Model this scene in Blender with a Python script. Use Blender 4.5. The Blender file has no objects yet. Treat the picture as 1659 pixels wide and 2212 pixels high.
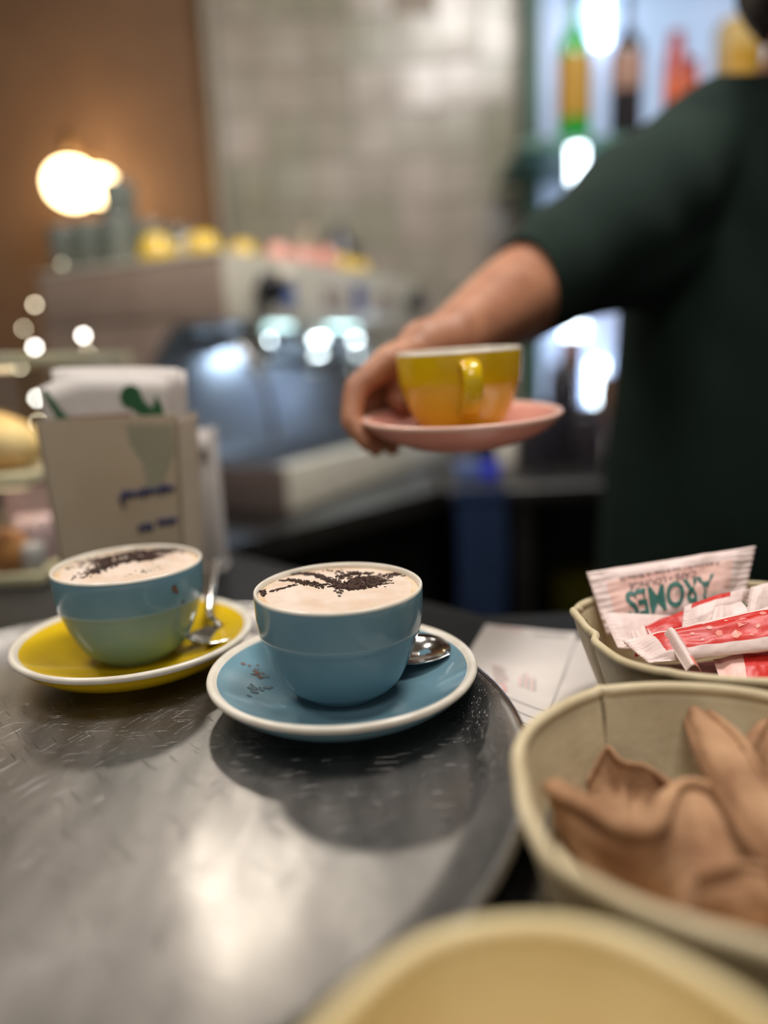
import bpy, bmesh, math, random
from math import sin, cos, pi, radians, sqrt, atan2, exp
from mathutils import Vector, Matrix, noise
random.seed(7)
S = bpy.context.scene
COL = S.collection

# ------------------------------------------------------------------ camera
FPX = 1631.0; PITCH = radians(11.8); ROLL = radians(2.44); CAM = Vector((0, 0, 1.243))
cr0 = Vector((1, 0, 0)); cu0 = Vector((0, sin(PITCH), cos(PITCH))); CF = Vector((0, cos(PITCH), -sin(PITCH)))
CR = cos(ROLL)*cr0 - sin(ROLL)*cu0; CU = sin(ROLL)*cr0 + cos(ROLL)*cu0
cam = bpy.data.cameras.new('camera'); co = bpy.data.objects.new('camera', cam); COL.objects.link(co)
M = Matrix((CR, CU, -CF)).transposed().to_4x4(); M.translation = CAM; co.matrix_world = M
cam.sensor_fit = 'VERTICAL'; cam.sensor_height = 36; cam.lens = FPX/2212*36
cam.dof.use_dof = True; cam.dof.focus_distance = 0.415; cam.dof.aperture_fstop = 1.56
cam.clip_start = 0.01
S.camera = co

def aty(x, y, D):            # point of the view ray through a photo pixel at distance D ahead
    d = (x-829.5)/FPX*CR - (y-1106)/FPX*CU + CF
    return CAM + d*(D/d.y)
def atz(x, y, z):            # ... at height z
    d = (x-829.5)/FPX*CR - (y-1106)/FPX*CU + CF
    return CAM + d*((z-CAM.z)/d.z)

# ------------------------------------------------------------------ world + lights
S.view_settings.view_transform = 'Standard'; S.view_settings.look = 'None'
S.view_settings.gamma = 1; S.view_settings.exposure = 0.0; S.view_settings.use_curve_mapping = False
w = bpy.data.worlds.new('world'); S.world = w; w.use_nodes = True
w.node_tree.nodes['Background'].inputs[0].default_value = (0.95, 0.93, 0.9, 1)
w.node_tree.nodes['Background'].inputs[1].default_value = 0.32

def lamp(name, kind, loc, energy, color=(1, 1, 1), target=None, size=.1, size_y=None, spot=None, blend=.5):
    l = bpy.data.lights.new(name, kind); l.energy = energy; l.color = color
    if kind == 'AREA':
        l.size = size
        if size_y: l.shape = 'RECTANGLE'; l.size_y = size_y
    else: l.shadow_soft_size = size
    if kind == 'SPOT': l.spot_size = radians(spot or 60); l.spot_blend = blend
    o = bpy.data.objects.new(name, l); COL.objects.link(o); o.location = loc
    if target is not None:
        o.rotation_euler = (Vector(target)-Vector(loc)).to_track_quat('-Z', 'Y').to_euler()
    return o
lamp('ceiling_spot', 'SPOT', (-0.45, 2.02, 2.42), 22, (1, .93, .82), (-.05, .35, 1.05), .05, spot=70)
lamp('ceiling_spot_front', 'SPOT', (-0.75, 1.25, 2.33), 4, (1, .95, .88), (-.1, .3, 1.05), .06, spot=70)
lamp('ceiling_panel', 'AREA', (0.25, 0.55, 2.75), 7.5, (1, .96, .9), (0.1, .6, 1), .5)
lamp('ceiling_panel_front', 'AREA', (0.0, -0.5, 2.6), 9.5, (1, .95, .88), (0.05, .5, 1.1), .6)
lamp('ceiling_panel_back', 'AREA', (0.66, 1.35, 2.85), 2.6, (1, .97, .92), (0.3, 2.5, 1.9), .6)
lamp('machine_fill', 'AREA', (0.5, 0.85, 2.8), 24, (1, .95, .9), (-.05, 1.8, 1.1), .4)  # unseen lamp added to brighten the espresso machine
lamp('left_ceiling_light', 'AREA', (-0.9, 0.6, 2.6), 11, (1, .93, .85), (-.4, .9, 1.1), .4)

# ------------------------------------------------------------------ materials
def lin(c):
    return tuple(((v/255)/12.92 if v/255 <= .04045 else ((v/255+.055)/1.055)**2.4) for v in c) + (1,)
def mat(name, rgb, rough=.5, metal=0, rgb2=None, scale=30, bump=0, bscale=200, emit=0, trans=0, coat=0, rvar=0,
        alpha=None, subsurf=0, detail=3, stretch=None, objrand=False, spec=None, contrast=(.35, .65)):
    m = bpy.data.materials.new(name); m.use_nodes = True
    nt = m.node_tree; b = nt.nodes['Principled BSDF']
    b.inputs['Base Color'].default_value = lin(rgb); b.inputs['Roughness'].default_value = rough
    b.inputs['Metallic'].default_value = metal
    if coat: b.inputs['Coat Weight'].default_value = coat; b.inputs['Coat Roughness'].default_value = .05
    if spec is not None: b.inputs['Specular IOR Level'].default_value = spec
    if trans: b.inputs['Transmission Weight'].default_value = trans
    if subsurf:
        b.inputs['Subsurface Weight'].default_value = subsurf; b.inputs['Subsurface Scale'].default_value = .004
    if alpha is not None: b.inputs['Alpha'].default_value = alpha
    if emit:
        b.inputs['Emission Color'].default_value = lin(rgb); b.inputs['Emission Strength'].default_value = emit
    tc = nt.nodes.new('ShaderNodeTexCoord'); src = tc.outputs['Object']
    if stretch:
        mp = nt.nodes.new('ShaderNodeMapping'); mp.inputs['Scale'].default_value = stretch[0]
        mp.inputs['Rotation'].default_value = stretch[1]
        nt.links.new(src, mp.inputs['Vector']); src = mp.outputs['Vector']
    def nz(sc, det):
        n = nt.nodes.new('ShaderNodeTexNoise'); n.inputs['Scale'].default_value = sc; n.inputs['Detail'].default_value = det
        nt.links.new(src, n.inputs['Vector']); return n
    n = nz(scale, detail)
    cr = nt.nodes.new('ShaderNodeValToRGB')
    cr.color_ramp.elements[0].position, cr.color_ramp.elements[1].position = contrast
    c2 = rgb2 or tuple(v*.94 for v in rgb)
    cr.color_ramp.elements[0].color = lin(c2); cr.color_ramp.elements[1].color = lin(rgb)
    nt.links.new(n.outputs['Fac'], cr.inputs['Fac']); out = cr.outputs['Color']
    if objrand:
        oi = nt.nodes.new('ShaderNodeObjectInfo'); hs = nt.nodes.new('ShaderNodeHueSaturation')
        mr = nt.nodes.new('ShaderNodeMapRange'); mr.inputs['To Min'].default_value = .84; mr.inputs['To Max'].default_value = 1.12
        nt.links.new(oi.outputs['Random'], mr.inputs['Value']); nt.links.new(mr.outputs['Result'], hs.inputs['Value'])
        mr2 = nt.nodes.new('ShaderNodeMapRange'); mr2.inputs['From Min'].default_value = 1; mr2.inputs['From Max'].default_value = 0
        mr2.inputs['To Min'].default_value = .46; mr2.inputs['To Max'].default_value = .53
        nt.links.new(oi.outputs['Random'], mr2.inputs['Value']); nt.links.new(mr2.outputs['Result'], hs.inputs['Hue'])
        nt.links.new(out, hs.inputs['Color']); out = hs.outputs['Color']
    nt.links.new(out, b.inputs['Base Color'])
    if emit: nt.links.new(out, b.inputs['Emission Color'])
    if bump:
        n2 = nz(bscale, 4); bp = nt.nodes.new('ShaderNodeBump'); bp.inputs['Strength'].default_value = bump
        bp.inputs['Distance'].default_value = .002
        nt.links.new(n2.outputs['Fac'], bp.inputs['Height']); nt.links.new(bp.outputs['Normal'], b.inputs['Normal'])
    if rvar:
        n3 = nz(scale*1.7, 5); mr = nt.nodes.new('ShaderNodeMapRange')
        mr.inputs['From Min'].default_value = .3; mr.inputs['From Max'].default_value = .7
        mr.inputs['To Min'].default_value = rough-rvar; mr.inputs['To Max'].default_value = rough+rvar
        nt.links.new(n3.outputs['Fac'], mr.inputs['Value']); nt.links.new(mr.outputs['Result'], b.inputs['Roughness'])
    return m

def two_lobe(m, rough2, fac):
    # scratched metal: a broad lobe from the scratches and a tighter one from the polished metal between them
    nt = m.node_tree; b = nt.nodes['Principled BSDF']; out = [n for n in nt.nodes if n.type == 'OUTPUT_MATERIAL'][0]
    g = nt.nodes.new('ShaderNodeBsdfGlossy'); g.inputs['Roughness'].default_value = rough2
    src = b.inputs['Base Color'].links[0].from_socket; nt.links.new(src, g.inputs['Color'])
    if b.inputs['Normal'].links: nt.links.new(b.inputs['Normal'].links[0].from_socket, g.inputs['Normal'])
    mx = nt.nodes.new('ShaderNodeMixShader'); mx.inputs[0].default_value = fac
    nt.links.new(b.outputs[0], mx.inputs[1]); nt.links.new(g.outputs[0], mx.inputs[2]); nt.links.new(mx.outputs[0], out.inputs['Surface'])
    # fine scratches: two crossing stretched noises added to the bump
    tc = nt.nodes.new('ShaderNodeTexCoord'); prev = None
    for k, (rot, sc) in enumerate(((.5, (1, .03, 1)), (-.7, (1, .04, 1)), (1.5, (1, .05, 1)))):
        mp = nt.nodes.new('ShaderNodeMapping'); mp.inputs['Rotation'].default_value = (0, 0, rot); mp.inputs['Scale'].default_value = sc
        mp2 = nt.nodes.new('ShaderNodeMapping'); mp2.inputs['Rotation'].default_value = (0, 0, rot)
        nt.links.new(tc.outputs['Object'], mp2.inputs['Vector']); mp.inputs['Rotation'].default_value = (0, 0, 0)
        nt.links.new(mp2.outputs[0], mp.inputs['Vector'])
        n = nt.nodes.new('ShaderNodeTexNoise'); n.inputs['Scale'].default_value = 900; n.inputs['Detail'].default_value = 2
        nt.links.new(mp.outputs[0], n.inputs['Vector'])
        r = nt.nodes.new('ShaderNodeValToRGB'); r.color_ramp.elements[0].position = .66; r.color_ramp.elements[1].position = .74
        nt.links.new(n.outputs['Fac'], r.inputs['Fac'])
        bp = nt.nodes.new('ShaderNodeBump'); bp.inputs['Strength'].default_value = .55; bp.inputs['Distance'].default_value = .001; bp.invert = True
        nt.links.new(r.outputs['Color'], bp.inputs['Height'])
        if prev: nt.links.new(prev.outputs['Normal'], bp.inputs['Normal'])
        else:
            if b.inputs['Normal'].links: nt.links.new(b.inputs['Normal'].links[0].from_socket, bp.inputs['Normal'])
        prev = bp
    nt.links.new(prev.outputs['Normal'], b.inputs['Normal']); nt.links.new(prev.outputs['Normal'], g.inputs['Normal'])
    return m
# ------------------------------------------------------------------ mesh helpers
def obj(name, verts, faces, m, parent=None, smooth=True, midx=None, kind=None):
    me = bpy.data.meshes.new(name); me.from_pydata([tuple(v) for v in verts], [], faces)
    for x in (m if isinstance(m, (list, tuple)) else [m]): me.materials.append(x)
    if midx: me.polygons.foreach_set('material_index', midx)
    if smooth: me.polygons.foreach_set('use_smooth', [True]*len(me.polygons))
    me.update()
    o = bpy.data.objects.new(name, me); COL.objects.link(o)
    if parent: o.parent = parent
    if kind: o['kind'] = kind
    return o
def tag(o, label, cat, group=None, kind=None):
    o['label'] = label; o['category'] = cat
    if group: o['group'] = group
    if kind: o['kind'] = kind
    return o
def thing(name, label, cat, loc=(0, 0, 0), rot=(0, 0, 0), group=None):
    o = bpy.data.objects.new(name, None); COL.objects.link(o); o.location = loc; o.rotation_euler = rot
    o.empty_display_size = .02
    return tag(o, label, cat, group)
def children(o): return [c for c in bpy.data.objects if c.parent == o]
def dup(o, loc, rot=None, label=None, parent=None):
    c = o.copy(); COL.objects.link(c)
    if parent: c.parent = parent
    else:
        c.location = loc
        if rot is not None: c.rotation_euler = rot
    if label: c['label'] = label
    for ch in children(o): dup(ch, None, parent=c)
    return c
class MB:
    def __init__(s): s.v = []; s.f = []; s.m = []
    def add(s, v, f, mi=0):
        k = len(s.v); s.v += [Vector(x) for x in v]; s.f += [tuple(i+k for i in q) for q in f]
        s.m += ([mi]*len(f) if isinstance(mi, int) else list(mi)); return s
    def xf(s, M): s.v = [M @ v for v in s.v]; return s
    def box(s, a, b, bev=0, mi=0):
        a = Vector(a); b = Vector(b); c = (a+b)/2; h = (b-a)/2
        bm = bmesh.new(); bmesh.ops.create_cube(bm, size=2, matrix=Matrix.Translation(c) @ Matrix.Diagonal((abs(h.x), abs(h.y), abs(h.z), 1)))
        if bev: bmesh.ops.bevel(bm, geom=bm.edges[:], offset=bev, segments=2, affect='EDGES', profile=.6)
        bm.verts.index_update()
        r = s.add([v.co.copy() for v in bm.verts], [[v.index for v in f.verts] for f in bm.faces], mi); bm.free(); return r
    def lathe(s, prof, seg=48, mis=None, wob=None, M=None):
        v = []; f = []; m = []; n = len(prof)
        for (r, z) in prof:
            for k in range(seg):
                a = 2*pi*k/seg; v.append(Vector((r*cos(a), r*sin(a), z)))
        for i in range(n-1):
            for k in range(seg):
                k2 = (k+1) % seg; q = (i*seg+k, i*seg+k2, (i+1)*seg+k2, (i+1)*seg+k)
                f.append(q); m.append(mis[i] if mis else 0)
        if M: v = [M @ x for x in v]
        return s.add(v, f, m)
    def tube(s, pts, rad, seg=10, mi=0, flat=1, cap=True, up=(0, 0, 1)):
        pts = [Vector(p) for p in pts]; n = len(pts)
        if not isinstance(rad, (list, tuple)): rad = [rad]*n
        v = []; f = []; up = Vector(up)
        for i, p in enumerate(pts):
            t = (pts[min(i+1, n-1)]-pts[max(i-1, 0)]).normalized()
            a = t.cross(up)
            if a.length < 1e-3: a = t.cross(Vector((1, 0, 0)))
            a.normalize(); b = a.cross(t).normalized()
            for k in range(seg):
                w_ = 2*pi*k/seg; v.append(p + a*cos(w_)*rad[i] + b*sin(w_)*rad[i]*flat)
        for i in range(n-1):
            for k in range(seg):
                k2 = (k+1) % seg; f.append((i*seg+k, i*seg+k2, (i+1)*seg+k2, (i+1)*seg+k))
        if cap: f.append(tuple(range(seg))[::-1]); f.append(tuple((n-1)*seg+k for k in range(seg)))
        return s.add(v, f, mi)
    def sphere(s, c, r, seg=16, rings=10, sc=(1, 1, 1), mi=0):
        c = Vector(c); prof = [(r*sin(pi*i/rings), -r*cos(pi*i/rings)) for i in range(rings+1)]
        M = Matrix.Translation(c) @ Matrix.Diagonal((sc[0], sc[1], sc[2], 1))
        return s.lathe(prof, seg, [mi]*rings, M=M)
    def obj(s, name, m, parent=None, smooth=True, kind=None, merge=True):
        o = obj(name, s.v, s.f, m, parent, smooth, s.m, kind)
        bm = bmesh.new(); bm.from_mesh(o.data)
        if merge: bmesh.ops.remove_doubles(bm, verts=bm.verts, dist=1e-6)
        bmesh.ops.recalc_face_normals(bm, faces=bm.faces); bm.to_mesh(o.data); bm.free()
        return o
def crease(o, ang=40):
    try: o.data.set_sharp_from_angle(angle=radians(ang))
    except Exception: pass
    return o
def catmull(P, n=8, closed=False):
    P = [Vector(p) for p in P]; N = len(P); out = []
    for i in range(N if closed else N-1):
        if closed: a, b, c, d = P[i-1], P[i], P[(i+1) % N], P[(i+2) % N]
        else: a, b, c, d = P[max(i-1, 0)], P[i], P[i+1], P[min(i+2, N-1)]
        for k in range(n):
            t = k/n
            out.append(.5*((2*b)+(c-a)*t+(2*a-5*b+4*c-d)*t*t+(3*b-a-3*c+d)*t**3))
    if not closed: out.append(P[-1])
    return out
def baked(o, mods):
    for typ, kw in mods:
        md = o.modifiers.new(typ.lower(), typ)
        for k, v in kw.items(): setattr(md, k, v)
    dg = bpy.context.evaluated_depsgraph_get(); dg.update()
    me = bpy.data.meshes.new_from_object(o.evaluated_get(dg)); o.modifiers.clear()
    old = o.data; o.data = me; bpy.data.meshes.remove(old)
    me.polygons.foreach_set('use_smooth', [True]*len(me.polygons)); return o
def text_geo(body, size, extr=0.0, font_bold=0, shear=0, space=1):
    cu = bpy.data.curves.new('t', 'FONT'); cu.body = body; cu.size = size; cu.align_x = 'CENTER'; cu.align_y = 'CENTER'
    cu.offset = font_bold; cu.shear = shear; cu.space_character = space; cu.resolution_u = 3
    o = bpy.data.objects.new('t', cu); COL.objects.link(o)
    dg = bpy.context.evaluated_depsgraph_get(); dg.update()
    me = bpy.data.meshes.new_from_object(o.evaluated_get(dg))
    v = [x.co.copy() for x in me.vertices]; f = [tuple(p.vertices) for p in me.polygons]
    bpy.data.objects.remove(o); bpy.data.curves.remove(cu); bpy.data.meshes.remove(me)
    return v, f

# ------------------------------------------------------------------ material list
STEEL = mat('brushed_steel', (150, 147, 143), .3, 1, (118, 115, 112), 26, .10, 900, rvar=.09, detail=6)
TRAYM = mat('scratched_tray_steel', (162, 157, 153), .40, 1, (130, 126, 123), 34, .08, 1100, rvar=.06, detail=9, stretch=((1, .3, 1), (0, 0, .6)), contrast=(.3, .7)); two_lobe(TRAYM, .11, .14)
CHROME = mat('polished_steel', (205, 205, 205), .12, 1, scale=10)
BLUE = mat('blue_glaze', (110, 144, 158), .13, 0, (104, 140, 155), 40)
YEL = mat('yellow_glaze', (218, 182, 22), .14, 0, (210, 172, 16), 40)
PINK = mat('pink_glaze', (224, 158, 142), .16, 0, (218, 150, 134), 40)
WHT = mat('white_glaze', (225, 218, 205), .16, 0, (212, 203, 188), 60)
FOAM = mat('milk_foam', (214, 196, 182), .75, 0, (202, 176, 154), 60, .25, 500, subsurf=.2)
FOAME = mat('coffee_edge_foam', (196, 164, 124), .6, 0, (214, 192, 168), 110, .2, 500)
CHOC = mat('chocolate_powder', (72, 44, 32), .85, 0, (45, 28, 22), 300)
STAIN = mat('coffee_stain', (120, 88, 72), .5, 0, (92, 72, 66), 300)
BAMB = mat('cream_moulded_fibre', (212, 196, 162), .55, 0, (184, 166, 130), 22, .2, 240, detail=5)
BAMB2 = mat('yellow_cream_fibre', (230, 212, 166), .5, 0, (216, 194, 140), 18, .15, 240, detail=5)
FOLD = mat('dark_fold_line', (110, 92, 66), .8, 0, (80, 66, 48), 90)
KRAFT = mat('kraft_paper', (182, 142, 106), .85, 0, (134, 94, 64), 34, .5, 180, detail=5)
PAPER = mat('white_paper', (206, 198, 192), .8, 0, (196, 188, 183), 20, .15, 150)
NAP = mat('napkin_paper', (216, 208, 203), .9, 0, (206, 198, 193), 30, .2, 300)
SACP = mat('pink_sachet_paper', (236, 200, 190), .5, 0, (226, 178, 166), 25, .12, 200)
SACW = mat('sachet_white_edge', (230, 208, 202), .5, 0, (222, 198, 192), 40, .15, 300)
SACR = mat('red_sachet_print', (206, 44, 34), .42, 0, (190, 34, 28), 50, .1, 200)
SACB = mat('pink_blot_print', (236, 130, 110), .45, 0, (236, 140, 130), 60)
GREENP = mat('green_print', (38, 92, 54), .7, 0, scale=50)
TEAL = mat('teal_ink', (46, 108, 98), .6, 0, scale=50)
GREYI = mat('grey_ink', (110, 88, 88), .6, 0, scale=50)
INKB = mat('blue_ink', (56, 58, 98), .6, 0, scale=50)
REDI = mat('faint_red_ink', (214, 172, 168), .7, 0, scale=50)
FAINT = mat('faint_grey_ink', (168, 160, 158), .7, 0, scale=50)
HOLD = mat('beige_card', (186, 170, 148), .7, 0, (176, 158, 134), 12, .08, 200)
HOLDG = mat('grey_green_print', (150, 146, 124), .7, 0, scale=20)
SKIN = mat('skin', (174, 120, 90), .52, 0, (150, 98, 70), 35, .15, 400, subsurf=.15)
SHIRT = mat('dark_green_cotton', (27, 41, 35), .95, 0, (22, 34, 30), 9, .3, 700, spec=.2)
HAIR = mat('dark_brown_hair', (44, 30, 28), .7, 0, (30, 20, 18), 60, .8, 160, stretch=((1, 1, .2), (0, 0, 0)))
EYEW = mat('eye_white', (225, 220, 212), .3); EYEB = mat('eye_brown', (50, 32, 22), .2)
LIPS = mat('lips', (150, 88, 76), .5)
JEANS = mat('dark_trousers', (28, 30, 38), .9, 0, (22, 24, 30), 60, .2, 500)
SHOE = mat('black_leather', (20, 20, 20), .4)
TILE = mat('zellige_glaze', (152, 145, 130), .26, 0, (136, 130, 115), 12, .5, 17, detail=3, objrand=True, contrast=(.3, .7))
GROUT = mat('grey_grout', (140, 134, 120), .9, 0, scale=60)
BROWN = mat('brown_plaster', (112, 82, 56), .7, 0, (104, 76, 52), 6, .1, 90)
TRIM = mat('stone_trim', (150, 142, 128), .6, 0, scale=30)
CEIL = mat('ceiling_paint', (176, 166, 152), .9, 0, scale=4)
FLOOR = mat('dark_floor_tile', (44, 40, 38), .5, 0, (34, 31, 30), 6)
COUNTER = mat('black_stone', (22, 21, 21), .6, 0, (15, 14, 15), 60, spec=.2)
BLACK = mat('black_laminate', (13, 13, 14), .6, 0, scale=30)
WORK = mat('grey_steel_worktop', (112, 110, 108), .38, 1, (92, 90, 88), 30, .05, 500)
MCREAM = mat('cream_enamel', (206, 200, 184), .3, 0, scale=20, coat=.3)
MSIDE = mat('taupe_enamel', (158, 140, 128), .4, 0, (148, 130, 119), 10, coat=.2)
MDARK = mat('black_plastic', (20, 20, 24), .35, 0, scale=30)
MBLUE = mat('blue_button', (88, 110, 168), .3, 0, scale=30)
MNAVY = mat('navy_emblem', (52, 66, 128), .4, 0, scale=30)
MIRR = mat('splash_mirror', (176, 186, 206), .38, 1, scale=8)
GLASS = mat('clear_glass', (235, 240, 240), .02, 0, (232, 238, 238), trans=1)
def thin_glass():
    m = bpy.data.materials.new('thin_case_glass'); m.use_nodes = True; nt = m.node_tree; nt.nodes.clear()
    o = nt.nodes.new('ShaderNodeOutputMaterial'); mx = nt.nodes.new('ShaderNodeMixShader'); t = nt.nodes.new('ShaderNodeBsdfTransparent')
    g = nt.nodes.new('ShaderNodeBsdfGlossy'); g.inputs['Roughness'].default_value = .03; fr = nt.nodes.new('ShaderNodeValue'); fr.outputs[0].default_value = .06
    t.inputs['Color'].default_value = (.96, .98, .97, 1)
    nt.links.new(fr.outputs[0], mx.inputs[0]); nt.links.new(t.outputs[0], mx.inputs[1]); nt.links.new(g.outputs[0], mx.inputs[2]); nt.links.new(mx.outputs[0], o.inputs[0]); return m
THING = thin_glass()
DGLASS = mat('smoked_tumbler_glass', (205, 212, 205), .12, 0, (190, 198, 190), 20, trans=.75)
GFRAME = mat('green_painted_metal', (58, 100, 88), .45, 0, (50, 90, 80), 20)
LEDW = mat('led_white', (228, 244, 255), .4, 0, (226, 243, 255), emit=9)
LEDT = mat('work_light_led', (205, 240, 240), .4, 0, (202, 238, 238), emit=3)
BACKL = mat('backlit_panel', (182, 196, 230), .5, 0, (160, 184, 216), 3, emit=.5)
BULB = mat('opal_globe_lit', (255, 226, 170), .4, 0, (255, 222, 164), emit=14)
FAIRY = mat('warm_glint_glow', (255, 240, 208), .4, 0, (255, 238, 202), emit=16)  # glow imitating small highlights, on the added beads
GLINTW = mat('cool_glint_glow', (255, 250, 240), .4, 0, (255, 248, 238), emit=26)  # stronger glow for the brightest imitated highlights
BRASS = mat('aged_brass', (96, 74, 44), .45, 1, scale=40)
BGREEN = mat('green_bottle_glass', (20, 150, 50), .08, 0, (16, 130, 42), 20, coat=.5, emit=.25)  # faint glow put into the glass, which is no lamp
BDARK = mat('dark_bottle_glass', (40, 36, 42), .12, 0, scale=20, coat=.5)
LABY = mat('yellow_label', (170, 136, 36), .6, 0, (170, 120, 40), 30)
LABB = mat('beige_label', (170, 130, 112), .6, 0, (140, 108, 96), 30)
LABO = mat('orange_bottle', (200, 92, 38), .3, 0, (190, 76, 40), 16)
LABR = mat('red_bottle', (160, 62, 56), .3, 0, (170, 60, 56), 16)
BOXY = mat('golden_carton', (196, 168, 104), .6, 0, (182, 150, 84), 14)
CLOTH = mat('blue_cloth', (4, 34, 70), .95, 0, (2, 26, 56), 30, .3, 400)
BLUEP = mat('blue_plastic', (30, 44, 180), .3, 0, scale=30, emit=.15)  # faint self-glow in the colour; the lid gives no light
BLUEG = mat('grey_blue_plastic', (80, 100, 150), .4, 0, scale=30)
YELP = mat('yellow_plastic', (150, 140, 20), .5, 0, scale=30)
BREAD = mat('bread_crust', (226, 196, 138), .7, 0, (196, 146, 78), 22, .3, 150)
ORNG = mat('golden_pastry', (176, 118, 60), .7, 0, (140, 84, 40), 40, .3, 150)
MAUVE = mat('mauve_wrapper', (158, 132, 136), .5, 0, (130, 106, 110), 24, .3, 100)
GREYW = mat('pale_wrapper', (190, 182, 180), .5, 0, (160, 150, 150), 24, .3, 100)
SHELFC = mat('cream_shelf_edge', (206, 192, 160), .5, 0, scale=20)
JAR = mat('jar_brown', (120, 84, 64), .3, 0, (90, 66, 56), 20)
JARG = mat('jar_grey', (88, 88, 92), .3, .5, (60, 60, 64), 20)

# ================================================================== SETTING
def struct(name, mb, m, parent=None, smooth=False):
    o = mb.obj(name, m, parent, smooth); 
    if parent is None: o['kind'] = 'structure'
    return o
struct('floor', MB().box((-3, -2.5, -.06), (3, 3.2, 0)), FLOOR)
struct('ceiling', MB().box((-3, -2.5, 2.95), (3, 3.2, 3.05)), CEIL)
struct('wall_left', MB().box((-3.1, -2.5, 0), (-3, 3.2, 2.95)), BROWN)
struct('wall_right', MB().box((3, -2.5, 0), (3.1, 3.2, 2.95)), CEIL)
XE = -.455           # where the brown wall meets the tiled one
struct('wall_back_brown', MB().box((-3, 2.56, 0), (XE, 2.66, 2.95)), BROWN)
wt = struct('wall_back_tiled', MB().box((XE, 2.50, 0), (3, 2.66, 2.95)), GROUT)
trim = struct('trim_1', MB().box((XE-.018, 2.475, 0), (XE+.006, 2.57, 2.95), .003), TRIM)
# hand made tiles, one object each, shared meshes
tms = []
TS = .132
for k in range(5):
    random.seed(50+k); n = 4
    v = []; f = []
    for i in range(n+1):
        for j in range(n+1):
            x = (i/n-.5)*TS*.975; z = (j/n-.5)*TS*.975
            e = 0 if (i in (0, n) or j in (0, n)) else 1
            v.append((x+random.uniform(-.001, .001), -.008-.0002*e+random.uniform(-.0005, .0005), z+random.uniform(-.001, .001)))
    for i in range(n):
        for j in range(n):
            a = i*(n+1)+j; f.append((a, a+n+1, a+n+2, a+1))
    b = len(v); ring = [i*(n+1) for i in range(n+1)]+[n*(n+1)+j for j in range(1, n+1)]+[i*(n+1)+n for i in range(n-1, -1, -1)]+[j for j in range(n-1, 0, -1)]
    for q in ring: v.append((v[q][0], .001, v[q][2]))
    L = len(ring)
    for q in ring: v.append(v[q])
    for i in range(L): f.append((b+L+i, b+i, b+(i+1) % L, b+L+(i+1) % L))
    me = bpy.data.meshes.new('tile'); me.from_pydata(v, [], f); me.materials.append(TILE)
    me.polygons.foreach_set('use_smooth', [p.index < n*n for p in me.polygons]); me.update(); tms.append(me)
random.seed(11)
nx = 12; nz = 12
for i in range(nx):
    for j in range(nz):
        t = bpy.data.objects.new('tile', random.choice(tms)); COL.objects.link(t); t.parent = wt
        t.location = (XE+.012+TS*(i+.5), 2.50, 2.36-TS*(j+.5))
        t.rotation_euler = (random.gauss(0, .03), random.choice((0, pi/2, pi, -pi/2)), random.gauss(0, .03))

# serving counter
P = [(-1.3, -.4), (1.2, -.4), (1.2, .60), (.08, .60), (-.235, .90), (-.36, 1.02), (-.36, 1.45), (-1.3, 1.45)]
def slab(P, z0, z1, bev=0):
    n = len(P); v = [(x, y, z0) for x, y in P]+[(x, y, z1) for x, y in P]
    f = [tuple(range(n))[::-1], tuple(range(n, 2*n))]+[(i, (i+1) % n, n+(i+1) % n, n+i) for i in range(n)]
    return MB().add(v, f)
sc = thing('serving_counter', 'black stone serving counter under the round tray and the cream containers', 'counter', (0, 0, 0))
slab(P, .985, 1.025).obj('counter_top', COUNTER, sc, False)
Pb = [(-1.25, -.35), (1.15, -.35), (1.15, .55), (.06, .55), (-.27, .86), (-.41, .99), (-.41, 1.40), (-1.25, 1.40)]
slab(Pb, 0, .985).obj('cabinet_body', BLACK, sc, False)

# back worktops
wk = thing('corner_worktop', 'dark steel corner worktop carrying the espresso machine', 'worktop', (0, 0, 0))
slab([(-.355, 1.09), (.13, 1.655), (.13, 2.465), (-1.1, 2.465), (-1.1, 1.47), (-.355, 1.47)], .905, .945).obj('worktop_slab', WORK, wk, False)
slab([(-.34, 1.22), (.10, 1.76), (.10, 2.45), (-1.0, 2.45), (-1.0, 1.48), (-.34, 1.48)], 0, .905).obj('cabinet_body', BLACK, wk, False)
wb = thing('back_worktop', 'grey steel worktop with open space below, behind the man in green', 'worktop', (0, 0, 0))
MB().box((.14, 1.62, .912), (1.9, 2.49, .948), .003).obj('worktop_slab', WORK, wb)
MB().box((.14, 2.30, 0), (1.9, 2.47, .912)).obj('back_panel', BLACK, wb, False)
MB().box((.14, 1.75, .42), (1.9, 2.30, .44)).obj('lower_shelf', BLACK, wb, False)
for x in (.315, 1.1, 1.85):
    MB().box((x-.02, 1.66, 0), (x+.02, 1.70, .912), .003).obj('leg', WORK, wb)

# ================================================================== TRAYS
def tray(name, label, c, z, R):
    t = thing(name, label, 'tray', (c[0], c[1], z))
    prof = [(0, 0), (R*.3, 0), (R*.6, 0), (R-.0275, 0), (R-.025, .0008), (R-.017, .0045), (R-.009, .0095), (R-.004, .013), (R-.001, .0145),
            (R+.0008, .0142), (R+.001, .0128), (R-.0005, .012), (R-.003, .0105), (R-.010, .0065), (R-.018, .0015), (R-.026, -.0018), (R*.6, -.0018), (0, -.0018)]
    MB().lathe(prof, 128).obj('dish', TRAYM, t)
    pts = [((R)*cos(a), (R)*sin(a), .0137) for a in [2*pi*k/128 for k in range(129)]]
    MB().tube(pts, .0016, 8, cap=False).obj('rolled_rim', CHROME, t)
    return t
TC = (-.148, .335)
tray('serving_tray', 'large round scratched steel tray carrying two cappuccinos', TC, 1.05, .21)
tray('serving_tray', 'lower round steel tray, mostly hidden under the one with the cappuccinos', (-.142, .318), 1.0385, .21)
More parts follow.
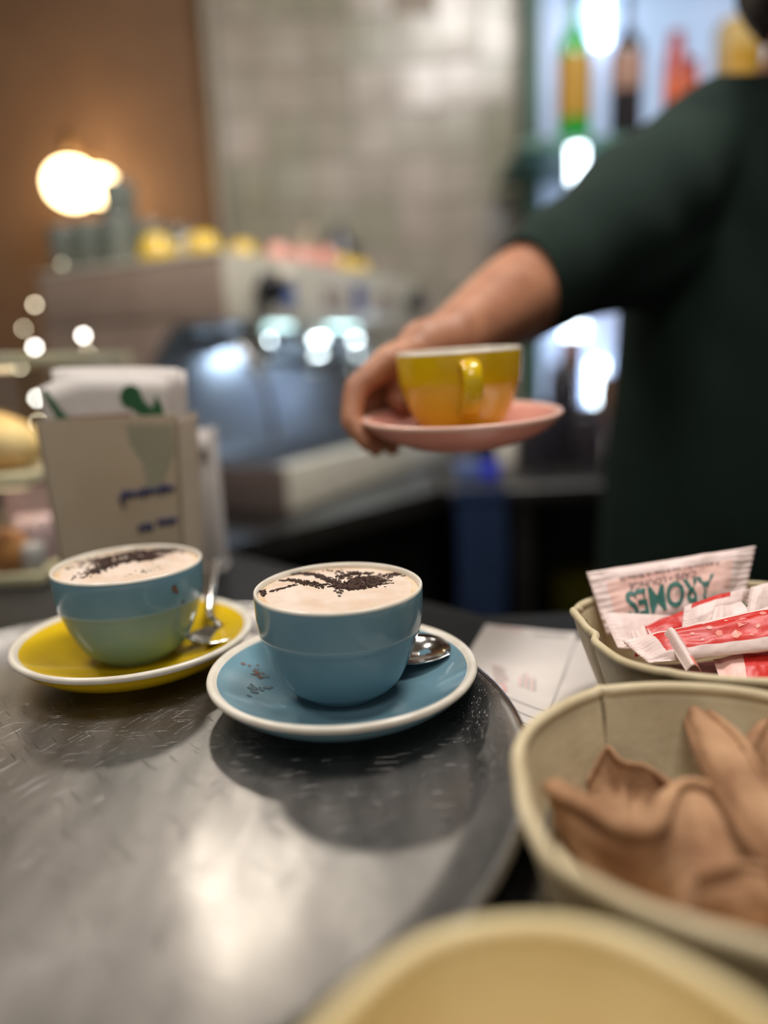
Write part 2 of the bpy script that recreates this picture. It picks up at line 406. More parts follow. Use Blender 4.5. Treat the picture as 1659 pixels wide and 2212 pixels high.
tray('serving_tray', 'lowest round steel tray at the bottom of the stacked trays, edge barely showing', (-.145, .325), 1.0268, .21)

# ================================================================== CUPS AND SAUCERS
CO = [(0, .0008), (.018, .0008), (.0195, 0), (.0235, 0), (.0245, .001), (.0262, .0028), (.0295, .0048), (.0325, .008), (.0352, .0125), (.0378, .018), (.0402, .024),
      (.0422, .030), (.0436, .0340), (.0442, .0358), (.0448, .0368), (.0454, .040), (.0461, .047), (.0464, .055), (.0465, .0600)]
CRIM = [(.0463, .0612), (.0456, .0616), (.0448, .0612)]
CI = [(.0442, .059), (.0436, .050), (.0425, .040), (.038, .022), (.030, .010), (.018, .006), (0, .005)]
def cup_mesh(name, body, inner, parent):
    prof = CO+CRIM+CI
    nb = len(CO)-1
    mis = [0]*nb+[1]*(len(prof)-1-nb)
    return MB().lathe(prof, 96, mis).obj(name, [body, inner], parent)
def make_cup(label, col, loc, haz, inner=WHT, group=None, cat='cup', name='coffee_cup', rot=(0, 0, 0)):
    t = thing(name, label, cat, loc, rot, group)
    cup_mesh('bowl', col, inner, t)
    hp = catmull([(.0445, 0, .052), (.052, 0, .0535), (.0605, 0, .0505), (.0650, 0, .042), (.0625, 0, .031), (.054, 0, .0225), (.0395, 0, .0185)], 6)
    R_ = Matrix.Rotation(haz, 4, 'Z')
    m = MB().tube(hp, [.0028+.0006*abs(i/len(hp)-.5)*2 for i in range(len(hp))], 14, flat=2.3, up=(0, 1, 0)).xf(R_)
    # tube frame: a is out of plane -> wide band handle
    m.obj('handle', col, t)
    return t
def make_saucer(label, col, rimm, loc, rot=(0, 0, 0), group=None):
    t = thing('saucer', label, 'saucer', loc, rot, group)
    top = [(0, .0075), (.024, .0075), (.0265, .0068), (.0300, .0072), (.036, .0086), (.046, .0116), (.056, .0152), (.064, .0186), (.0698, .0212)]
    rim = [(.0715, .0224), (.0733, .0232), (.0748, .0228), (.0755, .0214), (.0750, .0198), (.0735, .0188)]
    und = [(.0715, .0160), (.067, .0122), (.061, .0080), (.052, .0040), (.044, .0020), (.0425, .0005), (.0415, 0), (.039, 0), (.038, .002), (0, .002)]
    prof = top+rim+und; mis = [0]*(len(top)-1)+[1]*(len(rim))+[0]*(len(und))
    mis = mis[:len(prof)-1]
    MB().lathe(prof, 128, mis).obj('dish', [col, rimm], t)
    return t
def foam(t, strokes, seed, dens, rad=.0441, z=.0588):
    prof = [(0, z+.0022), (.015, z+.0021), (.028, z+.0016), (.036, z+.0009), (.0405, z+.0003), (rad, z-.0004)]
    o = MB().lathe(prof, 96, [0, 0, 0, 0, 1]).obj('milk_foam', [FOAM, FOAME], t)
    for v in o.data.vertices:
        v.co.z += .0006*noise.noise(v.co*70+Vector((seed, 0, 0)))*(1 if v.co.xy.length < .041 else .3)
    random.seed(seed); m = MB()
    for (pts, n, wdt, ln) in strokes:
        P_ = catmull([(x/1000, y/1000, 0) for x, y in pts], 6)
        for _ in range(int(n*dens)):
            k = random.randrange(len(P_)-1); p = P_[k].lerp(P_[k+1], random.random()); d = (P_[k+1]-P_[k]).normalized()
            p = p + Vector((random.gauss(0, wdt), random.gauss(0, wdt), 0))
            if p.xy.length > rad-.001: continue
            a = atan2(d.y, d.x)+random.gauss(0, .45); L = random.uniform(.3, 1)*ln; W = random.uniform(.00022, .00048)
            r = p.xy.length; zz = z+.0022*(1-min(1, (r/.042))**2)+.0005
            q = []
            for (u, v_) in ((-1, 0), (-.4, 1), (.5, .8), (1, 0), (.4, -1), (-.5, -.8)):
                u += random.uniform(-.2, .2); x = u*L; y = v_*W
                q.append((p.x+x*cos(a)-y*sin(a), p.y+x*sin(a)+y*cos(a), zz+random.uniform(0, .0004)))
            q2 = [(a_, b_, c_-.0012) for a_, b_, c_ in q]
            m.add(q+q2, [(0, 1, 2, 3, 4, 5)]+[(i, i+6, (i+1) % 6+6, (i+1) % 6) for i in range(6)])
    m.obj('chocolate_dusting', CHOC, t, smooth=False, kind='stuff', merge=False)

BC = (-.027, .3998)
make_saucer('blue saucer with thick white rim under the nearer cappuccino, on the tray', BLUE, WHT, (BC[0], BC[1], 1.0502))
bc = make_cup('light blue cappuccino cup on the blue saucer, nearest cup', BLUE, (BC[0], BC[1], 1.0580), radians(128))
foam(bc, [([(-31, 36), (-18, 28), (-10, 18), (-3, 7), (2, -1)], 330, .0016, .0022),
          ([(2, -1), (8, 4), (12, 10), (19, 13), (26, 18), (34, 23)], 420, .0026, .0022),
          ([(17, 23), (10, 24), (4, 21), (0, 14), (0, 5)], 200, .0022, .0018),
          ([(23, 2), (17, 0), (9, -5), (2, -3)], 230, .0022, .0022),
          ([(20, 14), (24, 8), (14, 4)], 210, .003, .002),
          ([(-33, 18), (-26, 17), (-21, 11), (-15, 6), (-9, -1)], 200, .0016, .002),
          ([(0, -16), (2, -13), (1, -11)], 22, .0012, .0012),
          ([(-37, -1), (-31, 2), (-26, 5)], 45, .0008, .0026),
          ([(-43, 3), (-40, -6)], 36, .0008, .0024),
          ([(-6, 36), (0, 30), (4, 24)], 46, .0018, .0014)], 3, .62)
YC = (-.1655, .468)
ys = make_saucer('yellow saucer with thin pale rim under the farther cappuccino, on the tray', YEL, WHT, (YC[0], YC[1], 1.0502))
yc = make_cup('light blue cappuccino cup on the yellow saucer', BLUE, (YC[0], YC[1], 1.0580), radians(118))
foam(yc, [([(-20, -24), (-14, -14), (-12, -4), (-5, 3), (2, 10), (10, 22), (17, 34)], 520, .0036, .0020),
          ([(-8, 14), (0, 24), (8, 34), (16, 36)], 420, .0034, .0022),
          ([(-24, 8), (-17, 16), (-10, 24), (-4, 34)], 330, .0044, .0018),
          ([(-16, -2), (-20, 6), (-26, 14)], 160, .0040, .0016),
          ([(6, 6), (12, 16), (20, 30)], 220, .0030, .0022),
          ([(-34, -2), (-30, 10), (-34, 18)], 60, .005, .0012),
          ([(24, -8), (20, -20), (12, -26)], 36, .004, .0009)], 5, .8)
# coffee splashes dried on the glaze
def blotch(t, c, r, n, seed, fn, m=STAIN, name='coffee_stain'):
    random.seed(seed); b = MB()
    for _ in range(n):
        a = c[0]+random.gauss(0, r[0]); q = c[1]+random.gauss(0, r[1]); s = random.uniform(.25, 1)*r[2]
        ring = []
        for k in range(9):
            w_ = 2*pi*k/9; rr = s*random.uniform(.7, 1.2); ring.append(fn(a+rr*cos(w_), q+rr*sin(w_)))
        b.add(ring, [tuple(range(9))])
    return b.obj(name, m, t, kind='stuff', merge=False)
def saucer_fn(x, y):
    r = sqrt(x*x+y*y); 
    T_ = [(0, .0075), (.0265, .0070), (.036, .0086), (.046, .0116), (.056, .0152), (.064, .0186), (.0698, .0212), (.08, .026)]
    for (a, za), (b, zb) in zip(T_, T_[1:]):
        if a <= r <= b: z = za+(zb-za)*(r-a)/(b-a); break
    else: z = .026
    return (x, y, z+.0003)
bs = [o for o in bpy.data.objects if o.name == 'saucer'][0]
blotch(bs, (-.0525, .012), (.0035, .0045, .0022), 12, 4, saucer_fn)
blotch(bs, (-.047, -.004), (.005, .006, .0032), 10, 9, saucer_fn, mat('thin_coffee_film', (84, 104, 112), .3, 0, (92, 116, 126), 300))
def cup_fn(ang, z):
    for (a, za), (b, zb) in zip(CO[4:], CO[5:]):
        if za <= z <= zb: r = a+(b-a)*(z-za)/max(zb-za, 1e-6); break
    else: r = .0465
    return ((r+.0003)*cos(ang), (r+.0003)*sin(ang), z)
blotch(yc, (radians(-42), .051), (.02, .0009, .0019), 5, 12, lambda a, z: cup_fn(radians(-42)+(a-radians(-42)), z), name='coffee_drip') if False else None
random.seed(2); m = MB()
for (a0, z0, s) in ((radians(-38), .0515, .0022), (radians(-36), .049, .0014), (radians(-30), .041, .001)):
    ring = [cup_fn(a0+s/.046*cos(2*pi*k/10)*random.uniform(.8, 1.1), z0+s*sin(2*pi*k/10)*random.uniform(.8, 1.2)) for k in range(10)]
    m.add(ring, [tuple(range(10))])
m.obj('coffee_drip', STAIN, yc)

# spoons
def make_spoon(label, tip, neck, path, w_=.0155, tiltn=Vector((0, 0, 1)), invert=False):
    """bowl from tip to neck; handle follows path from the neck"""
    t = thing('teaspoon', label, 'spoon', tip)
    o = Vector(tip); ax = (Vector(neck)-o); L = ax.length; ax.normalize()
    sd = ax.cross(tiltn).normalized(); up = sd.cross(ax).normalized()
    v = []; f = []; nu, nv = 18, 12
    for side in (0, 1):
        for i in range(nu+1):
            s = i/nu; hw = w_*sqrt(max(0, 1-(2*(s-.0)-1)**2))**.9 if s < 1 else 0
            hw = w_*(sin(pi*min(1, s*.93+.0)**.85)**.75) if 0 < s else 0
            hw = max(hw, .0003 if s == 0 else .0022)
            for j in range(nv+1):
                q = (j/nv*2-1); dep = -.0062*(1-q*q)*sin(pi*min(1, s))**.8
                if invert: dep = -dep
                p = ax*L*s+sd*hw*q+up*(dep-(.0007 if side else 0))
                v.append(p)
    N = (nu+1)*(nv+1)
    for side in (0, 1):
        for i in range(nu):
            for j in range(nv):
                a = side*N+i*(nv+1)+j; q = (a, a+1, a+nv+2, a+nv+1); f.append(q if side else q[::-1])
    for i in range(nu):
        a = i*(nv+1); f.append((a, a+nv+1, N+a+nv+1, N+a)); a += nv; f.append((a, N+a, N+a+nv+1, a+nv+1))
    MB().add(v, f).obj('bowl', CHROME, t)
    pp = catmull([Vector(p)-o for p in path], 6); n = len(pp)
    MB().tube(pp, [.0023+.0028*(i/n)**2 for i in range(n)], 10, flat=.42).obj('handle', CHROME, t)
    return t
make_spoon('steel teaspoon lying on the blue saucer, handle hidden behind the cup', (.0345, .412, 1.0715), (-.008, .443, 1.0680),
           [(-.007, .4425, 1.0679), (-.014, .4475, 1.0712), (-.04, .4575, 1.0755), (-.072, .468, 1.0775)], .0185, Vector((.05, -.22, 1)))
make_spoon('steel teaspoon on the yellow saucer, handle pointing away beside the farther cup', (-.1130, .449, 1.0700), (-.1150, .492, 1.0665),
           [(-.1150, .491, 1.0665), (-.1245, .502, 1.0720), (-.131, .545, 1.0800), (-.139, .592, 1.0860)], .0185, Vector((0, -.2, 1)))

# ================================================================== CREAM CONTAINERS
def container(label, rim, zb, zt, m, k0=.74, pleats=(), bead=.0026, seed=0, th=.0022, corner=None):
    c = sum((Vector((x, y, 0)) for x, y in rim), Vector())/len(rim)
    t = thing('moulded_container', label, 'container', (c.x, c.y, zb))
    L = catmull([(x-c.x, y-c.y, 0) for x, y in rim], 16, True); n = len(L)
    nrm = []
    for i in range(n):
        d = (L[(i+1) % n]-L[i-1]); nrm.append(Vector((d.y, -d.x, 0)).normalized())
    if nrm[0].dot(L[0]) < 0: nrm = [-q for q in nrm]
    H = zt-zb; rings = []
    def ring(s, off, zoff=0, scale=None, pl=1):
        k = scale if scale is not None else k0+(1-k0)*s**.75
        out = []
        for i in range(n):
            a = atan2(L[i].y, L[i].x)
            g = 0
            for (pa, dp, pw) in pleats:
                dd = (a-pa+pi) % (2*pi)-pi; g += dp*exp(-(dd/pw)**2)*(1 if scale is None else 0)*pl
            wv = .0011*noise.noise(Vector((cos(a)*3, sin(a)*3, s*2+seed)))
            zc = 0
            if corner:
                dd = (a-corner+pi) % (2*pi)-pi; zc = .008*exp(-(dd/.22)**2)*s; g += .004*exp(-(dd/.16)**2)*s
            p = L[i]*k+nrm[i]*(off+g+wv); out.append(Vector((p.x, p.y, H*s+zoff+zc+.0010*s*noise.noise(Vector((cos(a)*2.2, sin(a)*2.2, seed+9))))))
        return out
    rings.append(ring(0, 0, 0, .02)); rings.append(ring(0, -.004, 0, k0*.6)); rings.append(ring(0, -.004, 0, k0*.96)); rings.append(ring(.03, 0))
    for s in (.08, .2, .35, .5, .65, .8, .9, .955): rings.append(ring(s, 0))
    for q in range(9):
        w_ = -pi*.35+q/8*pi*1.7; rings.append(ring(1, -th/2+cos(w_)*bead, sin(w_)*bead-bead*.3))
    for s in (.93, .9, .8, .65, .5, .35, .2, .1): rings.append(ring(s, -th))
    rings.append(ring(.045, -th-.004)); rings.append(ring(.04, -.004, 0, k0*.8)); rings.append(ring(.04, 0, 0, .02))
    v = [p for r in rings for p in r]; f = []
    for i in range(len(rings)-1):
        for k in range(n):
            k2 = (k+1) % n; f.append((i*n+k, i*n+k2, (i+1)*n+k2, (i+1)*n+k))
    f.append(tuple(range(n))[::-1]); f.append(tuple((len(rings)-1)*n+k for k in range(n)))
    MB().add(v, f).obj('shell', m, t)
    # dark pinched fold lines on the inside wall
    for (pa, dp, pw) in pleats:
        i = min(range(n), key=lambda q: abs((atan2(L[q].y, L[q].x)-pa+pi) % (2*pi)-pi))
        pts = []
        for s in (.35, .5, .65, .8, .9, .97):
            k = k0+(1-k0)*s**.75; p = L[i]*k+nrm[i]*(dp-th-.0002); pts.append((p.x+.0006*sin(s*9), p.y, H*s))
        MB().tube(pts, [.0003, .0006, .0008, .001, .0009, .0006], 6).obj('fold_line', FOLD, t)
    return t
C3r = [(.1105, .415), (.1115, .385), (.1195, .357), (.146, .338), (.180, .328), (.225, .330), (.262, .352), (.275, .395), (.272, .440), (.250, .474), (.205, .481), (.155, .473), (.126, .455), (.113, .437)]
C2r = [(.0455, .255), (.0445, .229), (.049, .208), (.065, .190), (.096, .170), (.130, .156), (.163, .160), (.188, .185), (.198, .225), (.196, .270), (.182, .302), (.160, .322), (.132, .3305), (.097, .3275), (.068, .308), (.0515, .283)]
C1r = [(.030+.064*cos(a), .097+.079*sin(a)) for a in [2*pi*k/14 for k in range(14)]]
container('cream moulded container farthest of the three, holding sugar sachets', C3r, 1.026, 1.085, BAMB, .70, [(radians(-172), -.003, .05), (radians(-128), -.0012, .04), (radians(163), -.0032, .035)], .0024, 1, corner=radians(172))
container('cream moulded container in the middle, filled with crumpled brown paper', C2r, 1.026, 1.085, BAMB, .76, [(radians(103), .0022, .022)], .0028, 4)
container('yellowish cream container nearest the camera, empty', C1r, 1.026, 1.0925, BAMB2, .80, [], .0028, 8)

# ================================================================== SACHETS
def sachet(name, label, cat, quad, bulge, panel, mats, seed, crimp=.085, sag=0, group=None, parent=None, ripple=.0006):
    """quad: 4 corners TL TR BR BL; panel(u,v)->material index"""
    TL, TR, BR, BL = [Vector(p) for p in quad]; c = (TL+TR+BR+BL)/4
    N = (TR-TL).cross(BL-TL).normalized()
    if N.y > 0 and abs(N.y) > .3: N = -N
    if abs(N.y) <= .3 and N.z < 0: N = -N
    wsc = min(1, (TR-TL).length/.09)**1.5
    def S_(u, v, side):
        p = TL*(1-u)*(1-v)+TR*u*(1-v)+BR*u*v+BL*(1-u)*v
        e = max(0, min(1, (u-crimp)/.10))*max(0, min(1, (1-crimp-u)/.10)); ev = max(0, sin(pi*v))**.6
        ws = noise.noise(Vector((u*5, v*4, seed)))*.0014*wsc+noise.noise(Vector((u*14, v*9, seed+5)))*.0006*wsc
        k = bulge*(e**.6)*ev+ws*1.0
        bend = sag*sin(pi*u)
        q = p + N*(bend+noise.noise(Vector((u*3, seed, 1)))*.0016)
        cr = (1-e)*ripple*sin(v*60)
        return q + N*((k if side == 0 else -k*.8) + cr*wsc + (.00022 if side == 0 else -.00022))
    nu, nv = 44, 30; v = []; f = []; mi = []
    for side in (0, 1):
        for i in range(nu+1):
            for j in range(nv+1): v.append(S_(i/nu, j/nv, side)-c)
    K = (nu+1)*(nv+1)
    for side in (0, 1):
        for i in range(nu):
            for j in range(nv):
                a = side*K+i*(nv+1)+j; f.append((a, a+1, a+nv+2, a+nv+1)); mi.append(panel((i+.5)/nu, (j+.5)/nv))
    for i in range(nu):
        a = i*(nv+1); f.append((a, a+nv+1, K+a+nv+1, K+a)); mi.append(0)
        a += nv; f.append((a, a+nv+1, K+a+nv+1, K+a)); mi.append(0)
    for j in range(nv):
        f.append((j, j+1, K+j+1, K+j)); mi.append(0); a = nu*(nv+1)+j; f.append((a, a+1, K+a+1, K+a)); mi.append(0)
    t = thing(name, label, cat, c, group=group)
    MB().add(v, f, mi).obj('wrapper', mats, t)
    def put(body, size, u0, v0, m, nm, flip=True, bold=0, ang=0, shear=0, xs=1, space=1):
        tv, tf = text_geo(body, size, 0, bold, shear, space)
        W = (TR-TL).length; Hh = (BL-TL).length; out = []
        for p in tv:
            p.x *= xs; x, y = (-p.x, -p.y) if flip else (p.x, p.y)
            x, y = x*cos(ang)-y*sin(ang), x*sin(ang)+y*cos(ang)
            out.append(S_(u0+x/W, v0-y/Hh, 0)+N*.0005-c)
        return obj(nm, out, tf, m, t, smooth=False)
    return t, put, S_, N, c
D_ = .452
q1 = [aty(1267, 1236, .462), aty(1632, 1180, .472), aty(1606, 1300, .452), aty(1312, 1374, .436)]
t1, put, S1, N1, c1 = sachet('sugar_sachet', 'large pale pink sugar sachet with upside-down green lettering, standing at the back', 'sachet',
    q1, .0040, lambda u, v: 1 if (.10 < u < .86 and .20 < v < .74) else 0, [SACW, SACP], 2, .085, group='sugar sachets in the farthest container')
put('AROMES', .0245, .455, .61, TEAL, 'teal_lettering', bold=.0006, xs=.70, ang=radians(1.5), space=.98)
put('CAFÉ • LOUNGE', .0066, .42, .35, GREYI, 'grey_lettering', ang=radians(1.5))
put('Pl. de la Concordia 5 • Gran de Gràcia • Av. Meridiana 222', .0036, .47, .22, GREYI, 'small_print', bold=.00006, xs=.8)
# emblem ring inside the O
eb = MB()
for rr in (.0034, .0030):
    pass
W1 = (Vector(q1[1])-Vector(q1[0])).length; H1 = (Vector(q1[3])-Vector(q1[0])).length
def emb(cx, cy, x, y): return S1(cx+x/W1, cy+y/H1, 0)+N1*.0006-c1
ring = [(.0042*cos(2*pi*k/28), .0042*sin(2*pi*k/28)) for k in range(28)]; rin = [(x*.72, y*.72) for x, y in ring]
for k in range(3):
    pts = [(-.002+.0013*k, -.0018), (-.0012+.0013*k, -.0004), (-.002+.0013*k, .0006), (-.0012+.0013*k, .0018)]
    eb.add([emb(.513, .61, x-.0002, y) for x, y in pts]+[emb(.513, .61, x+.0002, y) for x, y in pts], [(i, i+1, 5+i, 4+i) for i in range(3)])
eb.obj('cup_emblem', TEAL, t1, smooth=False, merge=False)
GS = 'sugar sachets in the farthest container'
sachet('sugar_sachet', 'white sachet end peeking out below the large pink sachet at the container corner', 'sachet',
       [aty(1300, 1322, .438), aty(1450, 1330, .440), aty(1460, 1420, .42), aty(1335, 1400, .415)], .002, lambda u, v: 0, [SACW, SACP], 8, group=GS)
sachet('sugar_sachet', 'dark red sachet lying right below the lettering of the large pink sachet', 'sachet',
       [aty(1358, 1368, .425), aty(1500, 1310, .440), aty(1530, 1360, .425), aty(1392, 1410, .41)], .003, lambda u, v: 1 if u > .22 else 0, [SACW, SACR], 12, group=GS)
sachet('sugar_sachet', 'short white sachet with red edges tucked at the front left of the pile', 'sachet',
       [aty(1356, 1366, .412), aty(1395, 1352, .415), aty(1420, 1412, .397), aty(1372, 1420, .395)], .001, lambda u, v: 1 if v > .9 or u > .93 else 0, [SACW, SACR], 15, group=GS)
sachet('sugar_sachet', 'pink and white sachet with narrow red top edge leaning mid pile', 'sachet',
       [aty(1478, 1310, .425), aty(1628, 1272, .440), aty(1600, 1352, .42), aty(1472, 1368, .41)], .003, lambda u, v: 1 if (v < .20 and .1 < u < .62) else 0, [SACW, SACR], 17, group=GS, sag=.004)
sachet('sugar_sachet', 'pale sachet between the leaning red-edged sachet and the long red one', 'sachet',
       [aty(1545, 1312, .415), aty(1606, 1300, .42), aty(1640, 1340, .405), aty(1530, 1365, .40)], .003, lambda u, v: 2 if u > .9 and v < .3 else 0, [SACW, SACP, GREENP], 19, group=GS)
sachet('sugar_sachet', 'white sachet with red corners standing at the right frame edge', 'sachet',
       [aty(1622, 1268, .425), aty(1700, 1250, .43), aty(1690, 1350, .41), aty(1612, 1330, .41)], .002, lambda u, v: 1 if v > .85 and u < .5 else 0, [SACW, SACR], 23, group=GS)
sachet('sugar_sachet', 'dark green and maroon sachet deep behind the long red sachet', 'sachet',
       [aty(1592, 1290, .445), aty(1650, 1285, .45), aty(1650, 1340, .43), aty(1590, 1345, .43)], .001, lambda u, v: 1, [SACW, GREENP], 29, group=GS)
t9, p9, S9, N9, c9 = sachet('sugar_sachet', 'long bright red sachet with white borders and pink blots across the front of the pile', 'sachet',
       [aty(1345, 1385, .400), aty(1760, 1290, .405), aty(1760, 1395, .375), aty(1400, 1432, .378)], .0055,
       lambda u, v: 1 if (.13 < u < .93 and .16 < v < .84) else 0, [SACW, SACR], 31, .06, group=GS)
random.seed(5); b9 = MB()
for (bu, bv, br) in [(.42, .45, .0016), (.52, .3, .0012), (.46, .62, .0022), (.60, .42, .0040), (.55, .70, .0030), (.68, .6, .0014), (.36, .7, .001), (.32, .5, .0012), (.72, .3, .002), (.40, .3, .001), (.64, .75, .001)]:
    ring = [S9(bu+br*cos(2*pi*k/9)*random.uniform(.7, 1.3)/.10, bv+br*sin(2*pi*k/9)*random.uniform(.7, 1.2)/.032, 0)+N9*.00025-c9 for k in range(9)]
    b9.add(ring, [tuple(range(9))])
b9.obj('pink_blots', SACB, t9, smooth=False, merge=False)
sachet('sugar_sachet', 'narrow white sachet edge curling over the end of the long red sachet', 'sachet',
       [aty(1432, 1372, .392), aty(1462, 1368, .392), aty(1515, 1452, .368), aty(1482, 1450, .366)], .0006, lambda u, v: 1 if v > .75 and u > .5 else 0, [SACW, SACB], 37, group=GS, sag=.005)
sachet('sugar_sachet', 'deep red sachet with pink end below the long red sachet, by the front rim', 'sachet',
       [aty(1540, 1425, .385), aty(1720, 1385, .392), aty(1720, 1480, .362), aty(1560, 1480, .362)], .003, lambda u, v: 1 if u > .33 else 2, [SACW, SACR, SACP], 41, group=GS)
sachet('sugar_sachet', 'maroon backed sachet lying flat at the bottom of the pile', 'sachet',
       [(.140, .362, 1.052), (.255, .37, 1.055), (.25, .43, 1.052), (.14, .43, 1.05)], .004, lambda u, v: 1, [SACW, mat('maroon_print', (96, 24, 30), .5)], 43, group=GS)

# ================================================================== KRAFT PAPER IN THE MIDDLE CONTAINER
def kraft(label, P00, P10, P11, P01, curl, seed, wr=.004):
    """wavy crumpled sheet through four corners"""
    A, B, C_, D = [Vector(p) for p in (P00, P10, P11, P01)]; c = (A+B+C_+D)/4
    N = (B-A).cross(D-A).normalized(); nu = nv = 30; v = []; f = []
    for side in (0, 1):
        for i in range(nu+1):
            for j in range(nv+1):
                u, w_ = i/nu, j/nv
                p = A*(1-u)*(1-w_)+B*u*(1-w_)+C_*u*w_+D*(1-u)*w_
                h = curl*sin(pi*u)*(1-w_*.4)+wr*noise.noise(Vector((u*2.6, w_*2.2, seed)))*2+wr*.35*noise.noise(Vector((u*8, w_*7, seed)))
                v.append(p+N*(h-(.0012 if side else 0))-c)
    K = (nu+1)*(nv+1)
    for side in (0, 1):
        for i in range(nu):
            for j in range(nv):
                a = side*K+i*(nv+1)+j; f.append((a, a+1, a+nv+2, a+nv+1))
    for i in range(nu):
        a = i*(nv+1); f.append((a, a+nv+1, K+a+nv+1, K+a)); a += nv; f.append((a, a+nv+1, K+a+nv+1, K+a))
    for j in range(nv):
        f.append((j, j+1, K+j+1, K+j)); a = nu*(nv+1)+j; f.append((a, a+1, K+a+1, K+a))
    t = thing('kraft_paper_piece', label, 'paper', c, group='crumpled brown papers in the middle container')
    MB().add(v, f).obj('sheet', KRAFT, t)
def kraft2(label, top, bot, zt, zb, belly, lip, seed):
    """paper hanging between two edge curves, its upper edge rolled over into a thick fold"""
    zt_ = zt if isinstance(zt, (list, tuple)) else [zt]*len(top); zb_ = zb if isinstance(zb, (list, tuple)) else [zb]*len(bot)
    T_ = catmull([atz(x, y, z) for (x, y), z in zip(top, zt_)], 8); B_ = catmull([atz(x, y, z) for (x, y), z in zip(bot, zb_)], 8)
    n = len(T_); c = (T_[n//2]+B_[len(B_)//2])/2; rows = []
    for i in range(n):
        a = T_[i]; b = B_[min(len(B_)-1, round(i*(len(B_)-1)/(n-1)))]; tt = (T_[min(i+1, n-1)]-T_[max(i-1, 0)]).normalized()
        nn = tt.cross(b-a).normalized()
        if nn.y > 0: nn = -nn
        dn = (b-a).normalized(); col_ = []
        for k in range(7): w_ = pi*1.25-pi*1.25*k/6; col_.append(a+nn*(lip*sin(w_))*1.0-dn*lip*cos(w_)*-.6)
        for k in range(1, 15):
            t_ = k/14; col_.append(a.lerp(b, t_)+nn*(belly*sin(pi*t_)+.0026*noise.noise(Vector((i*.10, t_*3, seed)))+.0012*noise.noise(Vector((i*.3, t_*8, seed)))))
        rows.append(col_)
    m_ = len(rows[0]); v = [p-c for r in rows for p in r]; f = []
    for i in range(n-1):
        for k in range(m_-1): q = i*m_+k; f.append((q, q+1, q+m_+1, q+m_))
    t = thing('kraft_paper_piece', label, 'paper', c, group='crumpled brown papers in the middle container')
    o = MB().add(v, f).obj('sheet', KRAFT, t); md = o.modifiers.new('thickness', 'SOLIDIFY'); md.thickness = .0009; md.offset = 0
kraft2('brown crumpled paper at the container\'s left, upper edge curling to a pale lip',
       [(1190, 1698), (1270, 1738), (1350, 1782), (1410, 1780), (1445, 1715), (1500, 1700), (1600, 1745), (1700, 1790)], [(1225, 1830), (1260, 1885), (1330, 1935), (1430, 1965), (1520, 1985), (1620, 2000), (1700, 2010), (1760, 2010)],
       [1.070, 1.073, 1.075, 1.072, 1.066, 1.064, 1.060, 1.058], 1.044, .003, .0045, 3.3)
kraft2('small pointed brown paper standing up behind the pale curled lip', [(1270, 1690), (1312, 1618), (1345, 1648), (1400, 1660), (1460, 1700), (1520, 1730)], [(1270, 1780), (1320, 1800), (1370, 1800), (1420, 1790), (1470, 1780), (1520, 1780)],
       [1.052, 1.062, 1.060, 1.058, 1.056, 1.056], 1.042, -.006, .0018, 8.1)
kraft2('pale brown rolled paper strip running diagonally down the right of the middle container', [(1535, 1545), (1600, 1600), (1650, 1680), (1720, 1760), (1790, 1820)], [(1478, 1560), (1510, 1660), (1575, 1770), (1650, 1880), (1720, 1960)],
       [1.074, 1.074, 1.072, 1.070, 1.068], [1.070, 1.066, 1.064, 1.062, 1.06], .007, .003, 9.4)
kraft2('pale brown paper at the right frame edge above the diagonal strip', [(1610, 1625), (1650, 1560), (1720, 1530), (1800, 1540)], [(1620, 1690), (1660, 1730), (1730, 1760), (1800, 1760)], 1.074, 1.058, .006, .003, 12.2)
kraft2('low brown paper scrap by the front right rim of the middle container', [(1500, 1890), (1580, 1870), (1660, 1880), (1760, 1900)], [(1490, 1990), (1580, 2000), (1660, 2010), (1760, 2000)], 1.062, 1.046, .004, .0025, 15.2)
kraft('flat brown paper underneath the other papers at the base', (.075, .19, 1.036), (.165, .185, 1.036), (.165, .295, 1.036), (.078, .29, 1.036), .003, 22.0, .0015)

# ================================================================== RECEIPTS
def sheet(name, label, cat, quad, z, mats=PAPER, seed=1, wave=.0012, group=None):
    c = Vector((sum(p[0] for p in quad)/4, sum(p[1] for p in quad)/4, z)); t = thing(name, label, cat, c, group=group)
    A, B, C_, D = [Vector((p[0], p[1], z)) for p in quad]
    def S_(u, w_): 
        p = A*(1-u)*(1-w_)+B*u*(1-w_)+C_*u*w_+D*(1-u)*w_
        return p+Vector((0, 0, .0014+wave*noise.noise(Vector((u*2.5, w_*2.5, seed)))))-c
    n = 16; v = [S_(i/n, j/n) for i in range(n+1) for j in range(n+1)]+[S_(i/n, j/n)-Vector((0, 0, .0003)) for i in range(n+1) for j in range(n+1)]
    K = (n+1)**2; f = []
    for s in (0, K):
        for i in range(n):
            for j in range(n): a = s+i*(n+1)+j; f.append((a, a+1, a+n+2, a+n+1))
    MB().add(v, f).obj('paper', mats, t)
    return t, S_
g = lambda x, y: tuple(atz(x, y, 1.027)[:2])
sheet('receipt', 'lower white receipt sticking out at the right beside the middle container', 'receipt', [g(1090, 1375), g(1262, 1380), g(1330, 1560), g(1130, 1640)], 1.0255, seed=4, group='receipts')
rc, Sr = sheet('receipt', 'white printed receipt lying between the tray and the cream containers', 'receipt', [g(1050, 1352), g(1248, 1372), g(1168, 1590), g(960, 1500)], 1.0272, seed=7, group='receipts')
m = MB(); mi = []
